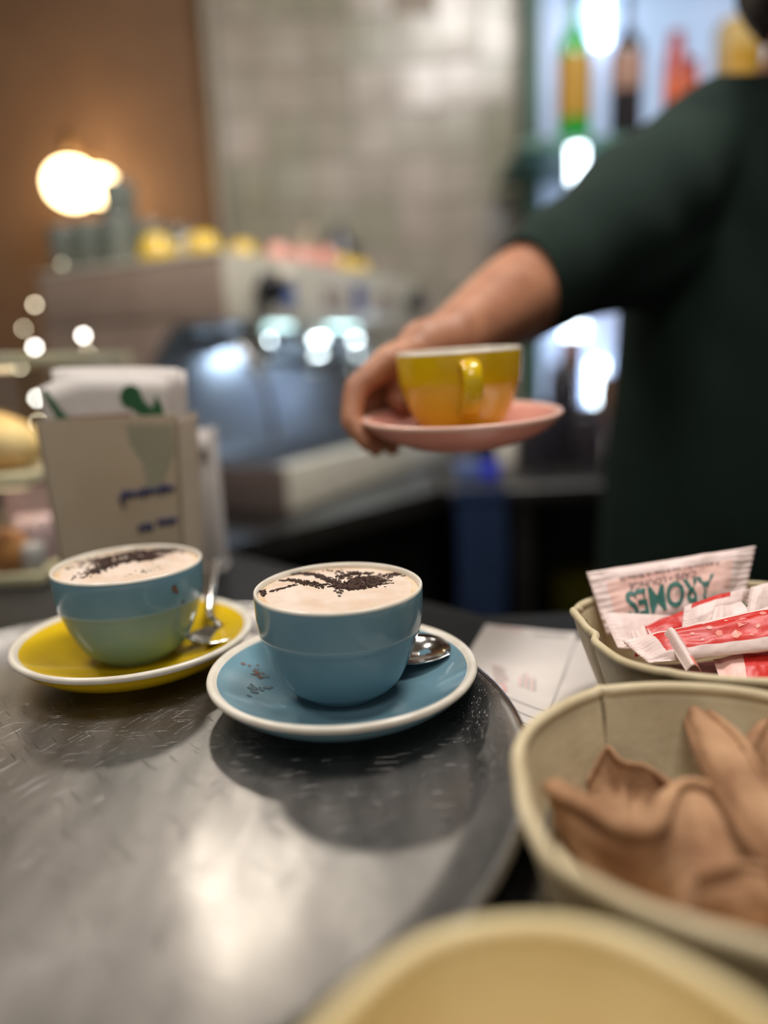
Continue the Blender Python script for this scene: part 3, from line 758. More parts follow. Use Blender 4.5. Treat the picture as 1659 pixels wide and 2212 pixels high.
def bar(u0, v0, u1, v1, wd, k):
    a = Vector((u0, v0)); b = Vector((u1, v1)); d = (b-a); nn = Vector((-d.y, d.x)).normalized()*wd
    P4 = []
    N_ = 8
    for i in range(N_+1):
        q = a.lerp(b, i/N_); P4.append(Sr(*(q+nn))+Vector((0, 0, .0004)))
        P4.append(Sr(*(q-nn))+Vector((0, 0, .0004)))
    MB().add(P4, [(2*i, 2*i+1, 2*i+3, 2*i+2) for i in range(N_)]).obj('faint_print', [REDI, FAINT][k], rc, smooth=False, merge=False)
random.seed(3)
bar(.12, .05, .42, .045, .012, 0); bar(.55, .08, .92, .06, .012, 1)
for k in range(7): bar(.30+.02*k, .56+.03*k, .34+.02*k+random.uniform(.05, .16), .56+.03*k, .006, k % 2)
for k in range(6): bar(.62+.03*k, .55+.05*random.random(), .66+.03*k, .70, .008, k % 2)
bar(.5, .72, .56, .80, .022, 0)
for vv in (.84, .92, .985): bar(.40, vv, .98, vv, .003, 1)
bar(.40, .84, .40, .985, .003, 1)

# white napkin bits on the counter at the left behind the trays
sheet('paper_napkin', 'white folded paper napkin on the counter left of the yellow saucer', 'napkin', [(-.37, .47), (-.30, .60), (-.27, .58), (-.33, .45)], 1.029, NAP, 9)
sheet('paper_scrap', 'small yellowish white paper scrap between the two cups behind the tray', 'paper', [g(528, 1318), g(556, 1310), g(566, 1352), g(538, 1356)], 1.0262, NAP, 10)

# ================================================================== NAPKIN HOLDER
hl = aty(95, 880, .60); hr = aty(400, 890, .60)
nh = thing('napkin_holder', 'beige card napkin holder with blurred blue writing, behind the farther cup', 'napkin holder', (-.214, .625, 1.0255), (0, 0, radians(-3)))
# tapered box: local x width, y depth, z height
wt0, wb0, h0 = .0570, .0490, .178
def tap(z): return wb0+(wt0-wb0)*z/h0
mb = MB()
for (y0, y1, zt) in ((-.028, -.0255, h0), (.0255, .028, h0*.985)):
    v = []
    for (z, yy) in ((0, 0), (zt, 0)):
        v += [(-tap(z), y0, z), (tap(z), y0, z), (tap(z), y1, z), (-tap(z), y1, z)]
    mb.add(v, [(0, 1, 2, 3), (4, 5, 6, 7), (0, 1, 5, 4), (1, 2, 6, 5), (2, 3, 7, 6), (3, 0, 4, 7)])
for s in (-1, 1):
    v = []
    for z in (0, h0*.97):
        a = s*tap(z); b = s*(tap(z)-.0025); v += [(a, -.028, z), (b, -.028, z), (b, .028, z), (a, .028, z)]
    mb.add(v, [(0, 1, 2, 3), (4, 5, 6, 7), (0, 1, 5, 4), (1, 2, 6, 5), (2, 3, 7, 6), (3, 0, 4, 7)])
mb.box((-.05, -.026, 0), (.05, .026, .003))
mb.obj('card_box', HOLD, nh, smooth=False)
def cursive(x0, z0, length, amp, n, seed, parent, slope=.12, rad=.0011):
    random.seed(seed); pts = []
    for i in range(n*8+1):
        s = i/(n*8); k = amp*(1+.4*sin(seed+s*17))
        pts.append((x0+length*s+.0016*sin(s*n*2*pi), -.0288, z0+slope*length*s+k*sin(s*n*2*pi+.6)))
    MB().tube(pts, rad, 6).obj('blue_writing', INKB, parent)
cursive(.008, .115, .042, .0028, 9, 1, nh, rad=.0015)
MB().tube([(.007, -.0288, .106), (.005, -.0288, .112), (.009, -.0288, .119)], .0018, 6).obj('blue_writing', INKB, nh)
cursive(.017, .088, .012, .0024, 4, 5, nh, rad=.0014); cursive(.033, .092, .016, .0022, 5, 8, nh, rad=.0014)
cursive(.028, .066, .020, .0040, 4, 11, nh, rad=.0024)
# pale grey-green shape printed on the holder front
gp = [(.016, .172), (.052, .170), (.052, .150), (.044, .132), (.036, .118), (.028, .122), (.026, .142), (.018, .156)]
MB().add([(x, -.0284, z) for x, z in gp]+[(x, -.0288, z) for x, z in gp], [tuple(range(8)), tuple(range(8, 16))]+[(i, (i+1) % 8, 8+(i+1) % 8, 8+i) for i in range(8)]).obj('grey_green_print', HOLDG, nh, smooth=False)
# napkins
NL = 'white folded napkin standing in the beige holder, one of several alike'
def napkin(y, w0, w1, z1, seed, label, lean=0.0, tl=0):
    t = thing('paper_napkin', label, 'napkin', (-.214, .625, 1.0290), (0, 0, radians(-3)), group='napkins in the beige holder')
    nu, nv = 20, 16; v = []; f = []
    for side in (0, 1):
        for i in range(nu+1):
            for j in range(nv+1):
                u, q = i/nu, j/nv; x = w0+(w1-w0)*u; zt = z1-tl*max(0, 1-u*3.2)-.004*u*u
                z = zt*q; x = x*(.80+.20*q)
                yy = y+lean*q+.0012*noise.noise(Vector((u*4, q*3, seed)))+(.0014 if side else 0)*(1-.4*(q > .96))
                v.append((x, yy, z))
    K = (nu+1)*(nv+1)
    for side in (0, 1):
        for i in range(nu):
            for j in range(nv): a = side*K+i*(nv+1)+j; f.append((a, a+1, a+nv+2, a+nv+1))
    for i in range(nu): a = i*(nv+1)+nv; f.append((a, a+nv+1, K+a+nv+1, K+a))
    for j in range(nv):
        f.append((j, j+1, K+j+1, K+j)); a = nu*(nv+1)+j; f.append((a, a+1, K+a+1, K+a))
    MB().add(v, f).obj('folded_sheet', NAP, t); return t
fn = napkin(-.0235, -.050, .0505, .207, 1, 'front napkin in the beige holder, with dark green and brown print', 0, .010)
on = ['second', 'third', 'fourth', 'fifth', 'sixth', 'seventh', 'rearmost']
for k, a_ in enumerate([(-.0195, -.055, .040, .210, 2), (-.015, -.045, .050, .213, 3), (-.010, -.050, .052, .210, 4), (-.004, -.046, .053, .214, 5), (.004, -.048, .053, .213, 6), (.012, -.05, .0525, .209, 7), (.019, -.045, .053, .211, 8)]):
    napkin(*a_, 'white folded napkin, %s from the front in the beige holder' % on[k], 0, .011 if k in (0, 2) else 0)
def flat(name, pts, y, m, parent, th=.0004):
    n = len(pts); MB().add([(x, y, z) for x, z in pts]+[(x, y-th, z) for x, z in pts], [tuple(range(n)), tuple(range(n, 2*n))]+[(i, (i+1) % n, n+(i+1) % n, n+i) for i in range(n)]).obj(name, m, parent, smooth=False)
flat('green_print', [(-.050, .196), (-.046, .198), (-.036, .181), (-.027, .172), (-.040, .172), (-.042, .180)], -.0247, GREENP, fn)
flat('green_print', [(.012, .190), (.016, .197), (.022, .199), (.028, .196), (.031, .186), (.037, .180), (.041, .190), (.045, .182), (.047, .170), (.034, .1695), (.028, .174), (.021, .180), (.014, .183)], -.0247, GREENP, fn)
flat('brown_print', [(-.030, .1735), (.020, .1735), (.020, .1765), (-.030, .1760)], -.0250, mat('brown_print', (140, 90, 66), .7), fn)
# white card stand right behind the holder
cs = thing('card_stand', 'narrow white card stand right behind the napkin holder', 'stand', (-.2035, .79, 1.0255), (0, 0, radians(-4)))
MB().box((-.010, -.012, 0), (.029, -.009, .150), .001).obj('front_panel', PAPER, cs)
MB().box((-.010, .009, 0), (.029, .012, .146), .001).obj('back_panel', PAPER, cs)
MB().box((.026, -.012, 0), (.0295, .012, .150), .001).obj('side_panel', PAPER, cs)
MB().box((-.012, -.013, 0), (.031, .013, .003)).obj('base', PAPER, cs)
MB().box((-.008, -.014, .118), (.027, -.0125, .148)).obj('top_flap', NAP, cs)
tag(MB().lathe([(0, 0), (.008, 0), (.0085, .003), (.0085, .03), (.006, .036), (.005, .045), (0, .046)], 16).obj('small_bottle', mat('pale_blue_plastic', (130, 165, 190), .4)),
    'tiny pale blue bottle between napkin holder and white card stand', 'bottle').location = (-.205, .74, 1.0255)

# ================================================================== PASTRY CASE ON THE LEFT
pc = thing('pastry_case', 'glass pastry case with cream shelves at the left edge', 'display case', (0, 0, 0))
X0, X1, Y0, Y1 = -.86, -.350, .74, 1.10
for (z, m_) in ((1.026, SHELFC), (1.128, SHELFC), (1.247, SHELFC)):
    MB().box((X0, Y0+.004, z), (X1-.004, Y1, z+.012), .002).obj('shelf', m_, pc)
MB().box((X0, Y0, 1.026), (X1, Y0+.003, 1.262)).obj('glass_pane', THING, pc, False)
MB().box((X1-.003, Y0+.004, 1.026), (X1, Y1, 1.262)).obj('glass_pane', THING, pc, False)
for (x, y) in ((X1-.004, Y1-.006), (X0, Y0), (X0, Y1-.006)):
    MB().box((x-.001, y+.003, 1.026), (x+.003, y+.007, 1.262), .0005).obj('corner_post', SHELFC, pc)
for z in (1.1265, 1.2455):
    MB().box((X0+.02, Y0+.03, z-.004), (X1-.02, Y0+.045, z+.001)).obj('fill_strip', mat('warm_fill_glow', (255, 226, 180), .4, emit=1.6), pc, False)  # glowing strip added to lighten the dark case interior
    lamp('case_fill', 'AREA', ((X0+X1)/2+.1, Y0+.05, z-.008), .3, (1, .88, .7), ((X0+X1)/2+.1, Y0+.1, z-.2), .4, .02)  # area lamp added as fill inside the case
def bun(label, loc, sc, m, grp=None):
    t = MB(); t.sphere((0, 0, 0), 1, 28, 18)
    o = t.obj('bread_roll', m)
    for v in o.data.vertices:
        v.co *= 1+.08*noise.noise(v.co*1.4+Vector(loc)*9)
        v.co.z = max(v.co.z, -.55); v.co = Vector((v.co.x*sc[0], v.co.y*sc[1], v.co.z*sc[2]))
    for s in (-.4, 0, .4):
        for v in o.data.vertices:
            if v.co.z > 0 and abs(v.co.x/sc[0]-s) < .09: v.co.z -= .04*sc[2]
    o.location = loc; tag(o, label, 'bread', grp)
bun('large golden topped bread roll on the middle shelf of the pastry case', (-.412, .80, 1.164), (.052, .04, .036), BREAD)
bun('second bread roll behind the front one on the middle shelf', (-.50, .93, 1.166), (.065, .045, .036), BREAD)
bun('brown baked pastry low in the pastry case by the left frame edge', (-.392, .765, 1.055), (.020, .018, .028), ORNG)
bun('small brown pastry beside the grey wrapper low in the case', (-.47, .82, 1.058), (.04, .03, .026), ORNG)
def pouch(label, loc, w_, d, h, m, seed):
    v = []; f = []; nu, nv = 20, 12
    for j in range(nv+1):
        q = j/nv; tap_ = sin(pi*min(1, max(.02, q*.92+.04)))**.35
        for i in range(nu):
            a = 2*pi*i/nu; k = 1+.16*noise.noise(Vector((cos(a)*1.5, sin(a)*1.5, q*3+seed)))
            v.append((w_*cos(a)*(.9+.1*tap_)*k, d*sin(a)*tap_*k, h*q))
    for j in range(nv):
        for i in range(nu): i2 = (i+1) % nu; f.append((j*nu+i, j*nu+i2, (j+1)*nu+i2, (j+1)*nu+i))
    f.append(tuple(range(nu))[::-1]); f.append(tuple(nv*nu+i for i in range(nu)))
    o = MB().add(v, f).obj('wrapped_sandwich', m); o.location = loc
    return tag(o, label, 'food')
pouch('mauve wrapped sandwich on the bottom shelf of the case, left of the napkin holder', (-.378, .80, 1.0385), .022, .024, .05, MAUVE, 1)
pouch('taller mauve wrapped sandwich behind, under the middle shelf', (-.41, .89, 1.0385), .045, .025, .082, MAUVE, 4)
pouch('pale grey wrapped sandwich at the case corner nearest the farther cup', (-.366, .762, 1.0385), .012, .012, .028, GREYW, 6)
pouch('pale wrapper at the rear right of the bottom shelf', (-.388, .98, 1.0385), .022, .025, .07, GREYW, 9)

# made-up wire stand: glowing beads imitate blurred highlights behind the case
lt = thing('glint_stand', 'added wire stand with glowing beads imitating highlights, behind the pastry case', 'lamp', (-.62, 1.38, 1.0255))
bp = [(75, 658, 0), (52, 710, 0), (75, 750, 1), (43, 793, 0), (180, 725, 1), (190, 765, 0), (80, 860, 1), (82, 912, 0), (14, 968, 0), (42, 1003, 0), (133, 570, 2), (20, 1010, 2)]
MB().lathe([(0, 0), (.05, 0), (.05, .006), (.01, .012), (0, .012)], 24).obj('base', BRASS, lt)
MB().tube([(0, 0, .01), (.002, 0, .1), (-.002, 0, .2), (0, 0, .34)], [.004, .0035, .003, .0015], 8).obj('stem', BRASS, lt)
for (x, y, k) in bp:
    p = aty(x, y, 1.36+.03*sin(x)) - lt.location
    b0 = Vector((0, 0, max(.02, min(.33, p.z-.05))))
    br = MB().tube(catmull([b0, b0.lerp(p, .5)+Vector((0, 0, .015)), p], 5), .0012, 6).obj('glint_wire', BRASS, lt)
    MB().sphere(p, .0036 if k == 1 else .0027 if k == 0 else .0014, 12, 8).obj('glint_bead', GLINTW if k == 1 else FAIRY, lt)

# ================================================================== ESPRESSO MACHINE
em = thing('espresso_machine', 'large cream and taupe espresso machine with chrome groups', 'coffee machine', (-.276, 1.45, .9452), (0, 0, radians(61.7)))
W, DP = .80, .50
def em_box(name, a, b, m, bev=.006, parent=em): return crease(MB().box(a, b, bev).obj(name, m, parent))
em_box('side_panel', (-.004, .0, .372), (.006, DP, .488), MSIDE)
# rear body side: runs down to the worktop, its lower edge sloping
v = []
prof = [(.0, .372), (.13, .372), (.20, .30), (.23, .06), (DP, .06), (DP, .39), (.0, .39)]
mb = MB(); n = len(prof)
mb.add([(-.004, y, z) for y, z in prof]+[(.008, y, z) for y, z in prof], [tuple(range(n)), tuple(range(n, 2*n))]+[(i, (i+1) % n, n+(i+1) % n, n+i) for i in range(n)])
mb.obj('side_panel', MSIDE, em, False)
em_box('body', (.008, .20, .05), (W-.008, DP, .375), MDARK)
em_box('upper_housing', (.004, .012, .376), (W-.004, DP, .486), MCREAM, .01)
fp = em_box('front_panel', (0, -.006, .372), (W, .012, .490), MCREAM, .006)
em_box('cup_rail_top', (-.006, -.004, .488), (W+.006, DP, .498), MCREAM, .004)
for (x, w_, m_, z0, z1) in ((.19, .05, MBLUE, .400, .455), (.35, .035, MSIDE, .405, .45), (.40, .03, MSIDE, .40, .45), (.49, .05, MNAVY, .395, .465), (.60, .04, MSIDE, .405, .45), (.645, .03, MSIDE, .405, .45)):
    em_box('button_panel', (x-w_/2, -.010, z0), (x+w_/2, -.004, z1), m_, .002)
Rk = Matrix.Rotation(radians(90), 4, 'X')
def knob(x, z, m_, r=.026):
    o = MB().lathe([(0, 0), (r*.4, 0), (r*.4, .018), (r, .02), (r*1.05, .03), (r, .046), (r*.7, .052), (0, .053)], 20, M=Matrix.Translation((x, -.006, z)) @ Rk).obj('steam_knob', m_, em); return o
knob(.095, .432, MDARK, .030); knob(W-.045, .43, MDARK, .026)
MB().sphere((.105, -.066, .452), .017, 16, 10).obj('steam_knob', WHT, em)['label'] = 'white round knob cap'
em_box('backsplash', (.01, .192, .075), (W-.01, .200, .37), MIRR, .001)
em_box('work_light', (.20, .04, .362), (.27, .062, .372), LEDT, .001)
em_box('work_light', (.44, .05, .364), (.58, .058, .372), LEDT, .001)
lamp('machine_work_light', 'AREA', em.location+Vector((.474*.42+.88*.02, .88*.42, .355)), 1.6, (.8, .95, 1), em.location+Vector((.474*.42-.1, .88*.42+.06, .1)), .3, .04)
def group(x):
    MB().lathe([(0, .31), (.034, .31), (.036, .315), (.036, .34), (.030, .372), (0, .372)], 24, M=Matrix.Translation((x, .09, 0))).obj('group_head', CHROME, em)
    MB().box((x-.03, .09, .32), (x+.03, .2, .36), .01).obj('group_arm', CHROME, em)
    p = MB().lathe([(0, .275), (.022, .275), (.030, .29), (.032, .312), (0, .312)], 24, M=Matrix.Translation((x, .09, 0))).obj('portafilter', CHROME, em)
    MB().tube([(x, .06, .296), (x, .02, .294), (x+.005, -.06, .286), (x+.005, -.09, .282)], [.008, .010, .013, .010], 12).obj('portafilter_handle', MDARK, p)
    MB().tube([(x-.015, .09, .25), (x-.012, .09, .265), (x, .09, .278), (x+.012, .09, .265), (x+.015, .09, .25)], .005, 8).obj('spout', CHROME, p)
for x in (.20, .42, .62): group(x)
for x, s in ((.06, 1), (W-.05, -1)):
    MB().tube(catmull([(x, .10, .365), (x, .04, .34), (x+.01*s, -.02, .25), (x+.02*s, -.03, .14)], 6), .005, 8).obj('steam_wand', CHROME, em)
# drip tray base
em_box('base', (.03, -.055, .012), (W+.005, DP-.02, .075), MDARK, .004)
em_box('base_front', (.03, -.092, .004), (W+.01, -.055, .096), MCREAM, .008)
em_box('base_side', (.018, -.088, .004), (.032, .30, .096), mat('dark_taupe_enamel', (92, 80, 76), .4), .004)
gr = em_box('drip_grid', (.035, -.05, .078), (W, .19, .084), STEEL, .001)
for k in range(13): em_box('grid_bar', (.05+k*.06, -.046, .084), (.062+k*.06, .186, .090), CHROME, .001, em)
for x in (.08, W-.08):
    for y in (-.03, DP-.06):
        MB().lathe([(0, 0), (.018, 0), (.020, .006), (.014, .014), (0, .014)], 16, M=Matrix.Translation((x, y, 0))).obj('foot', MDARK, em)
# cups & glasses on top
TOPZ = .9452+.499
def onm(x, y, z=0): 
    a = radians(61.7); return Vector((-.276+x*cos(a)-y*sin(a), 1.45+x*sin(a)+y*cos(a), TOPZ+z))
def simple_cup(label, x, y, col, z=0, flip=False, group='cups stored on the espresso machine', s=1):
    t = thing('espresso_cup', label, 'cup', onm(x, y, z+(.0616*s if flip else 0)), ((pi if flip else 0), 0, random.uniform(0, 6)), group)
    MB().lathe([(a*s, b*s) for a, b in CO+CRIM+CI], 40, [0]*(len(CO)-1)+[1]*(len(CRIM)+len(CI))).obj('bowl', [col, WHT], t)
    hp = catmull([(.0445*s, 0, .052*s), (.0605*s, 0, .0505*s), (.065*s, 0, .042*s), (.054*s, 0, .0225*s), (.0395*s, 0, .0185*s)], 5)
    MB().tube(hp, .005*s, 8).obj('handle', col, t)
random.seed(21)
simple_cup('yellow cup upside down on the left of the machine top', .045, .20, YEL, 0, True, s=.8)
simple_cup('yellow cup nearest the front left edge of the machine top', .06, .09, YEL, 0, True, s=.7)
simple_cup('white cup standing among yellow ones on the machine top', .165, .195, WHT, .0, True, s=1.0)
simple_cup('yellow cup behind the white one on the machine top', .20, .105, YEL, 0, True, s=.7)
simple_cup('left pink cup on the front edge of the machine top', .25, .05, PINK, 0, True, s=.62)
simple_cup('middle pink cup on the front edge of the machine top', .34, .05, PINK, 0, True, s=.62)
simple_cup('right pink cup on the front edge of the machine top', .43, .05, PINK, 0, True, s=.75)
simple_cup('small yellow cup right of the pink cups on the machine top', .52, .05, YEL, 0, True, s=.6)
simple_cup('second small yellow cup at the right of the machine top', .60, .05, YEL, 0, True, s=.52)
# pitcher
pj = thing('milk_pitcher', 'grey steel milk pitcher on the right of the machine top', 'pitcher', onm(.66, .14), (0, 0, 1))
MB().lathe([(0, 0), (.05, 0), (.054, .006), (.050, .04), (.036, .085), (.014, .13), (.010, .14), (.008, .14), (.012, .12), (.034, .08), (.045, .02), (0, .01)], 32).obj('body', JARG, pj)
MB().tube(catmull([(.04, 0, .09), (.075, 0, .09), (.075, 0, .04), (.05, 0, .03)], 5), .005, 8).obj('handle', JARG, pj)
fo = thing('folded_cloth', 'beige folded cloth leaning towards the milk pitcher', 'cloth', onm(.47, .17), (0, 0, radians(61.7)))
MB().box((-.06, -.012, 0), (.02, .012, .02), .004).box((-.0, -.01, .0), (.09, .006, .018), .003).xf(Matrix.Rotation(radians(-48), 4, 'Y') @ Matrix.Translation((.06, 0, 0))).obj('fold', HOLD, fo)
# tumblers
gl = MB(); gp_ = [(0, 0), (.030, 0), (.033, .004), (.037, .085), (.0375, .09), (.036, .09), (.031, .010), (0, .008)]
g0 = None; random.seed(4)
ordn = ['first', 'second', 'third']
for j in range(3):
    for i in range(3):
        lab = 'clear tumbler on the machine top, %s row from the side, %s from the front' % (ordn[j], ordn[i])
        x, y, z = .045+j*.088, .30+i*.077, 0
        if y > .47 or (i == 0 and j == 0): pass
        if g0 is None:
            g0 = thing('tumbler', lab, 'glass', onm(x, y, z), group='tumblers on the machine top'); MB().lathe(gp_, 28).obj('glass_body', DGLASS, g0)
            MB().lathe([(.0376, .0885), (.0380, .0900), (.0372, .0912), (.0362, .0900)], 28).obj('rim', CHROME, g0)
        else: dup(g0, onm(x, y, z), (0, 0, random.random()), lab)
dup(g0, onm(.13, .375, .0925), (0, 0, 1), 'single tumbler standing on top of the other tumblers, under the wall lamp')

# ================================================================== WALL LAMP
L0 = aty(155, 397, 2.34); L1 = aty(212, 402, 2.40)
wl = thing('wall_lamp', 'brass wall lamp with two glowing opal globes on the brown wall', 'lamp', (L0.x+.03, 2.56, L0.z))
def rel(p): return Vector(p)-Vector(wl.location)
MB().lathe([(0, 0), (.045, 0), (.045, .01), (.02, .02), (0, .02)], 24, M=Matrix.Rotation(radians(90), 4, 'X')).obj('wall_plate', BRASS, wl)
for i, (L_, r_) in enumerate(((L0, .068), (L1, .052))):
    MB().tube(catmull([(0, -.01, 0), (0, -.06, .01), rel(L_+Vector((0, 0, .12))), rel(L_+Vector((0, 0, r_)))], 6), .006, 8).obj('arm', BRASS, wl)
    gb = MB().sphere(rel(L_), r_, 28, 18, (1, 1, .92)).obj('globe', BULB, wl)
    MB().lathe([(.0, r_*.98), (.022, r_*.95), (.026, r_*.8), (.030, r_*.8), (.024, r_*1.05), (.008, r_*1.15), (.007, r_*2.2), (0, r_*2.25)], 20, M=Matrix.Translation(rel(L_))).obj('collar', BRASS, wl)
    l = lamp('globe_light', 'POINT', L_+Vector((0, .0, r_+.03)), 2.2 if i == 0 else 1.4, (1, .72, .40), size=.03)

# ================================================================== BACKLIT SHELF
su = thing('bottle_shelf_unit', 'green metal shelf unit with backlit panel behind the man', 'shelf', (0, 0, 0))
MB().box((.462, 2.34, .9485), (.498, 2.49, 2.6), .004).obj('post', GFRAME, su)
MB().box((1.60, 2.05, .9485), (1.64, 2.49, 2.6), .004).obj('post', GFRAME, su)
MB().box((.385, 2.03, 1.725), (1.64, 2.44, 1.755), .003).obj('shelf_board', GFRAME, su)
MB().box((.455, 2.03, 2.40), (1.64, 2.44, 2.43), .003).obj('shelf_board', GFRAME, su)
MB().box((.497, 2.445, .9485), (1.598, 2.47, 2.60)).obj('backlit_panel', BACKL, su, False)
def led(px, y0, y1, r=.011, D=2.41):
    a = aty(px, y0, D); b = aty(px, y1, D)
    MB().tube([a, a.lerp(b, .5), b], r, 12).obj('led_tube', LEDW, su)
led(1247, 318, 392, .020, 2.01); led(1298, -40, 95, .020, 2.42); led(1240, 690, 735, .034); led(1290, 780, 920, .022); led(1200, 470, 500, .010)
def bottle(label, px, D, z, H, r, body, lab, lz=(.2, .55), cap=None, nr=.28, sh=.62):
    p = aty(px, 600, D); t = thing('bottle', label, 'bottle', (p.x, D, z), group=None)
    prof = [(0, 0), (r*.9, 0), (r, r*.12), (r, H*sh), (r*.85, H*(sh+.06)), (r*nr*1.3, H*(sh+.16)), (r*nr, H*(sh+.22)), (r*nr, H*.95), (r*nr*1.15, H*.955), (r*nr*1.15, H*.98), (0, H*.98)]
    MB().lathe(prof, 28).obj('glass_body', body, t)
    MB().lathe([(r*1.01, H*lz[0]), (r*1.02, H*(lz[0]+.005)), (r*1.02, H*(lz[1]-.005)), (r*1.01, H*lz[1])], 28).obj('label_band', lab, t)
    MB().lathe([(0, H*.94), (r*nr*1.25, H*.94), (r*nr*1.25, H*1.0), (0, H)], 16).obj('cap', cap or BDARK, t)
    return t
SZ = 1.7555
bottle('green glass bottle with yellow label on the backlit shelf', 1237, 2.15, SZ, .37, .045, BGREEN, LABY, (.18, .58))
bottle('dark bottle with beige label right of the green bottle', 1344, 2.15, SZ, .36, .042, BDARK, LABB, (.36, .60), nr=.22)
bottle('tall red bottle on the shelf behind the man\'s shoulder', 1443, 2.13, SZ, .26, .030, LABR, LABO, (.2, .6), LABR, .5, .75)
bottle('shorter orange bottle right beside the red bottle', 1480, 2.18, SZ, .21, .034, LABO, LABR, (.6, .7), LABR, .4, .6)
bx = thing('carton', 'golden liquor carton on the backlit shelf near the man\'s head', 'box', (aty(1572, 600, 2.16).x, 2.16, SZ))
MB().box((-.05, -.04, 0), (.05, .04, .29), .003).obj('carton_body', BOXY, bx); MB().box((-.047, -.0415, .06), (.047, -.040, .22)).obj('printed_panel', LABY, bx)
# things on the back worktop
WZ = .9485
def jar(label, px, D, H, r, m, lidm=None, cat='jar', name='storage_jar'):
    p = aty(px, 1000, D); t = thing(name, label, cat, (p.x, D, WZ))
    MB().lathe([(0, 0), (r*.92, 0), (r, H*.06), (r, H*.8), (r*.85, H*.88), (r*.8, H*.9), (0, H*.9)], 28).obj('jar_body', m, t)
    MB().lathe([(0, H*.88), (r*.88, H*.88), (r*.9, H*.9), (r*.9, H*.985), (r*.85, H), (0, H)], 28).obj('lid', lidm or MDARK, t)
    return t
jar('white rounded jar below the right end of the pink saucer', 1100, 1.95, .10, .03, WHT, WHT)
jar('dark coffee tin on the back worktop under the pink saucer\'s right edge', 1150, 1.9, .16, .045, BDARK, JARG)
jar('tall dark thermos on the back worktop left of the man', 1215, 2.0, .25, .042, BDARK, JARG)
jar('brown sauce jar on the back worktop behind the dark tins', 1232, 2.2, .32, .035, JAR, LABB)
jar('brown topped tin nearest the man\'s side on the back worktop', 1312, 1.98, .22, .03, JAR, JAR)
jar('dark jar in front of the lit tube on the back worktop', 1268, 1.88, .15, .04, BDARK, JARG)
jar('small pale jar at the man\'s waist on the back worktop', 1325, 1.76, .085, .022, GREYW, GREYW)
jar('small black jar behind the hanging pink saucer', 1060, 2.05, .13, .04, MDARK, MDARK)
bl = thing('blue_lidded_tub', 'low grey-blue tub with bright blue round lid, under the pink saucer', 'tub', (aty(1030, 1020, 1.75).x, 1.75, WZ))
MB().box((-.05, -.02, 0), (.01, .02, .042), .008).obj('tub_body', BLUEG, bl)
MB().lathe([(0, 0), (.021, 0), (.022, .004), (.022, .018), (.019, .022), (0, .022)], 24, M=Matrix.Translation((.028, -.01, .0225)) @ Rk).obj('round_lid', BLUEP, bl)
# hanging blue cloth and yellow tub below
hc = thing('hanging_cloth', 'blue cloth hanging from the front edge of the back worktop', 'cloth', (0, 0, 0))
a = aty(985, 1110, 1.60); b = aty(1092, 1110, 1.60)
v = []; f = []; nu, nv = 24, 20
for side in (0, 1):
    for i in range(nu+1):
        for j in range(nv+1):
            u, q = i/nu, j/nv; x = a.x+(b.x-a.x)*u+.004*sin(q*5); z = .935-(.44)*q
            v.append((x, 1.603+.006*sin(u*14+q*1.5)*(.3+q)-(.0 if side else .003), z))
K = (nu+1)*(nv+1)
for side in (0, 1):
    for i in range(nu):
        for j in range(nv): q = side*K+i*(nv+1)+j; f.append((q, q+1, q+nv+2, q+nv+1))
MB().add(v, f).obj('cloth_drape', CLOTH, hc)
MB().box((a.x-.005, 1.597, .925), (b.x+.005, 1.621, .949), .002).obj('hem', CLOTH, hc)
yt = thing('plastic_tub', 'yellow plastic tub on the dark lower shelf beside the man', 'tub', (aty(1245, 1240, 1.95).x, 1.95, .4405))
MB().lathe([(0, 0), (.05, 0), (.055, .01), (.065, .2), (.062, .2), (.05, .012), (0, .01)], 28).obj('tub_body', YELP, yt)
MB().lathe([(0, .2), (.068, .2), (.07, .208), (.066, .216), (0, .218)], 28).obj('lid', YELP, yt)

# ================================================================== THE MAN
def cap(mb, a, b, ra, rb, seg=20):
    a = Vector(a); b = Vector(b); n = 7; prof = []
    d = (b-a); L = d.length; q = d.to_track_quat('Z', 'Y').to_matrix().to_4x4(); T = Matrix.Translation(a) @ q
    for i in range(n+1): w_ = -pi/2+pi/2*i/n; prof.append((max(0, ra*cos(w_)), ra*sin(w_)))
    for i in range(n+1): w_ = pi/2*i/n; prof.append((max(0, rb*cos(w_)), L+rb*sin(w_)))
    mb.lathe(prof, seg, M=T)
def ell(mb, c, r, rot=None, seg=28, rings=18):
    Mx = Matrix.Translation(c) @ (rot or Matrix()) @ Matrix.Diagonal((r[0], r[1], r[2], 1))
    prof = [(sin(pi*i/rings), -cos(pi*i/rings)) for i in range(rings+1)]; mb.lathe(prof, seg, M=Mx)
def loft(mb, secs, seg=40, nsub=5, pw=2.2):
    pts = catmull([(s[0], s[1], s[2]) for s in secs], nsub); rr = catmull([(s[3], s[4], 0) for s in secs], nsub)
    v = []; f = []
    for p, r in zip(pts, rr):
        for k in range(seg):
            a = 2*pi*k/seg; ca, sa = cos(a), sin(a)
            v.append((p.x+r.x*math.copysign(abs(ca)**(2/pw), ca), p.y+r.y*math.copysign(abs(sa)**(2/pw), sa), p.z))
    n = len(pts)
    for i in range(n-1):
        for k in range(seg): k2 = (k+1) % seg; f.append((i*seg+k, i*seg+k2, (i+1)*seg+k2, (i+1)*seg+k))
    f.append(tuple(range(seg))[::-1]); f.append(tuple((n-1)*seg+k for k in range(seg))); mb.add(v, f)
V = Vector
man = thing('person', 'man in a dark green t-shirt reaching out with a yellow cup on a pink saucer', 'person', (.56, 1.08, 0))
OX = Vector((.56, 1.08, 0))
SHR = Vector((.418, 1.05, 1.463)); ELR = Vector((.160, .855, 1.300)); WRR = Vector((.063, .672, 1.250))
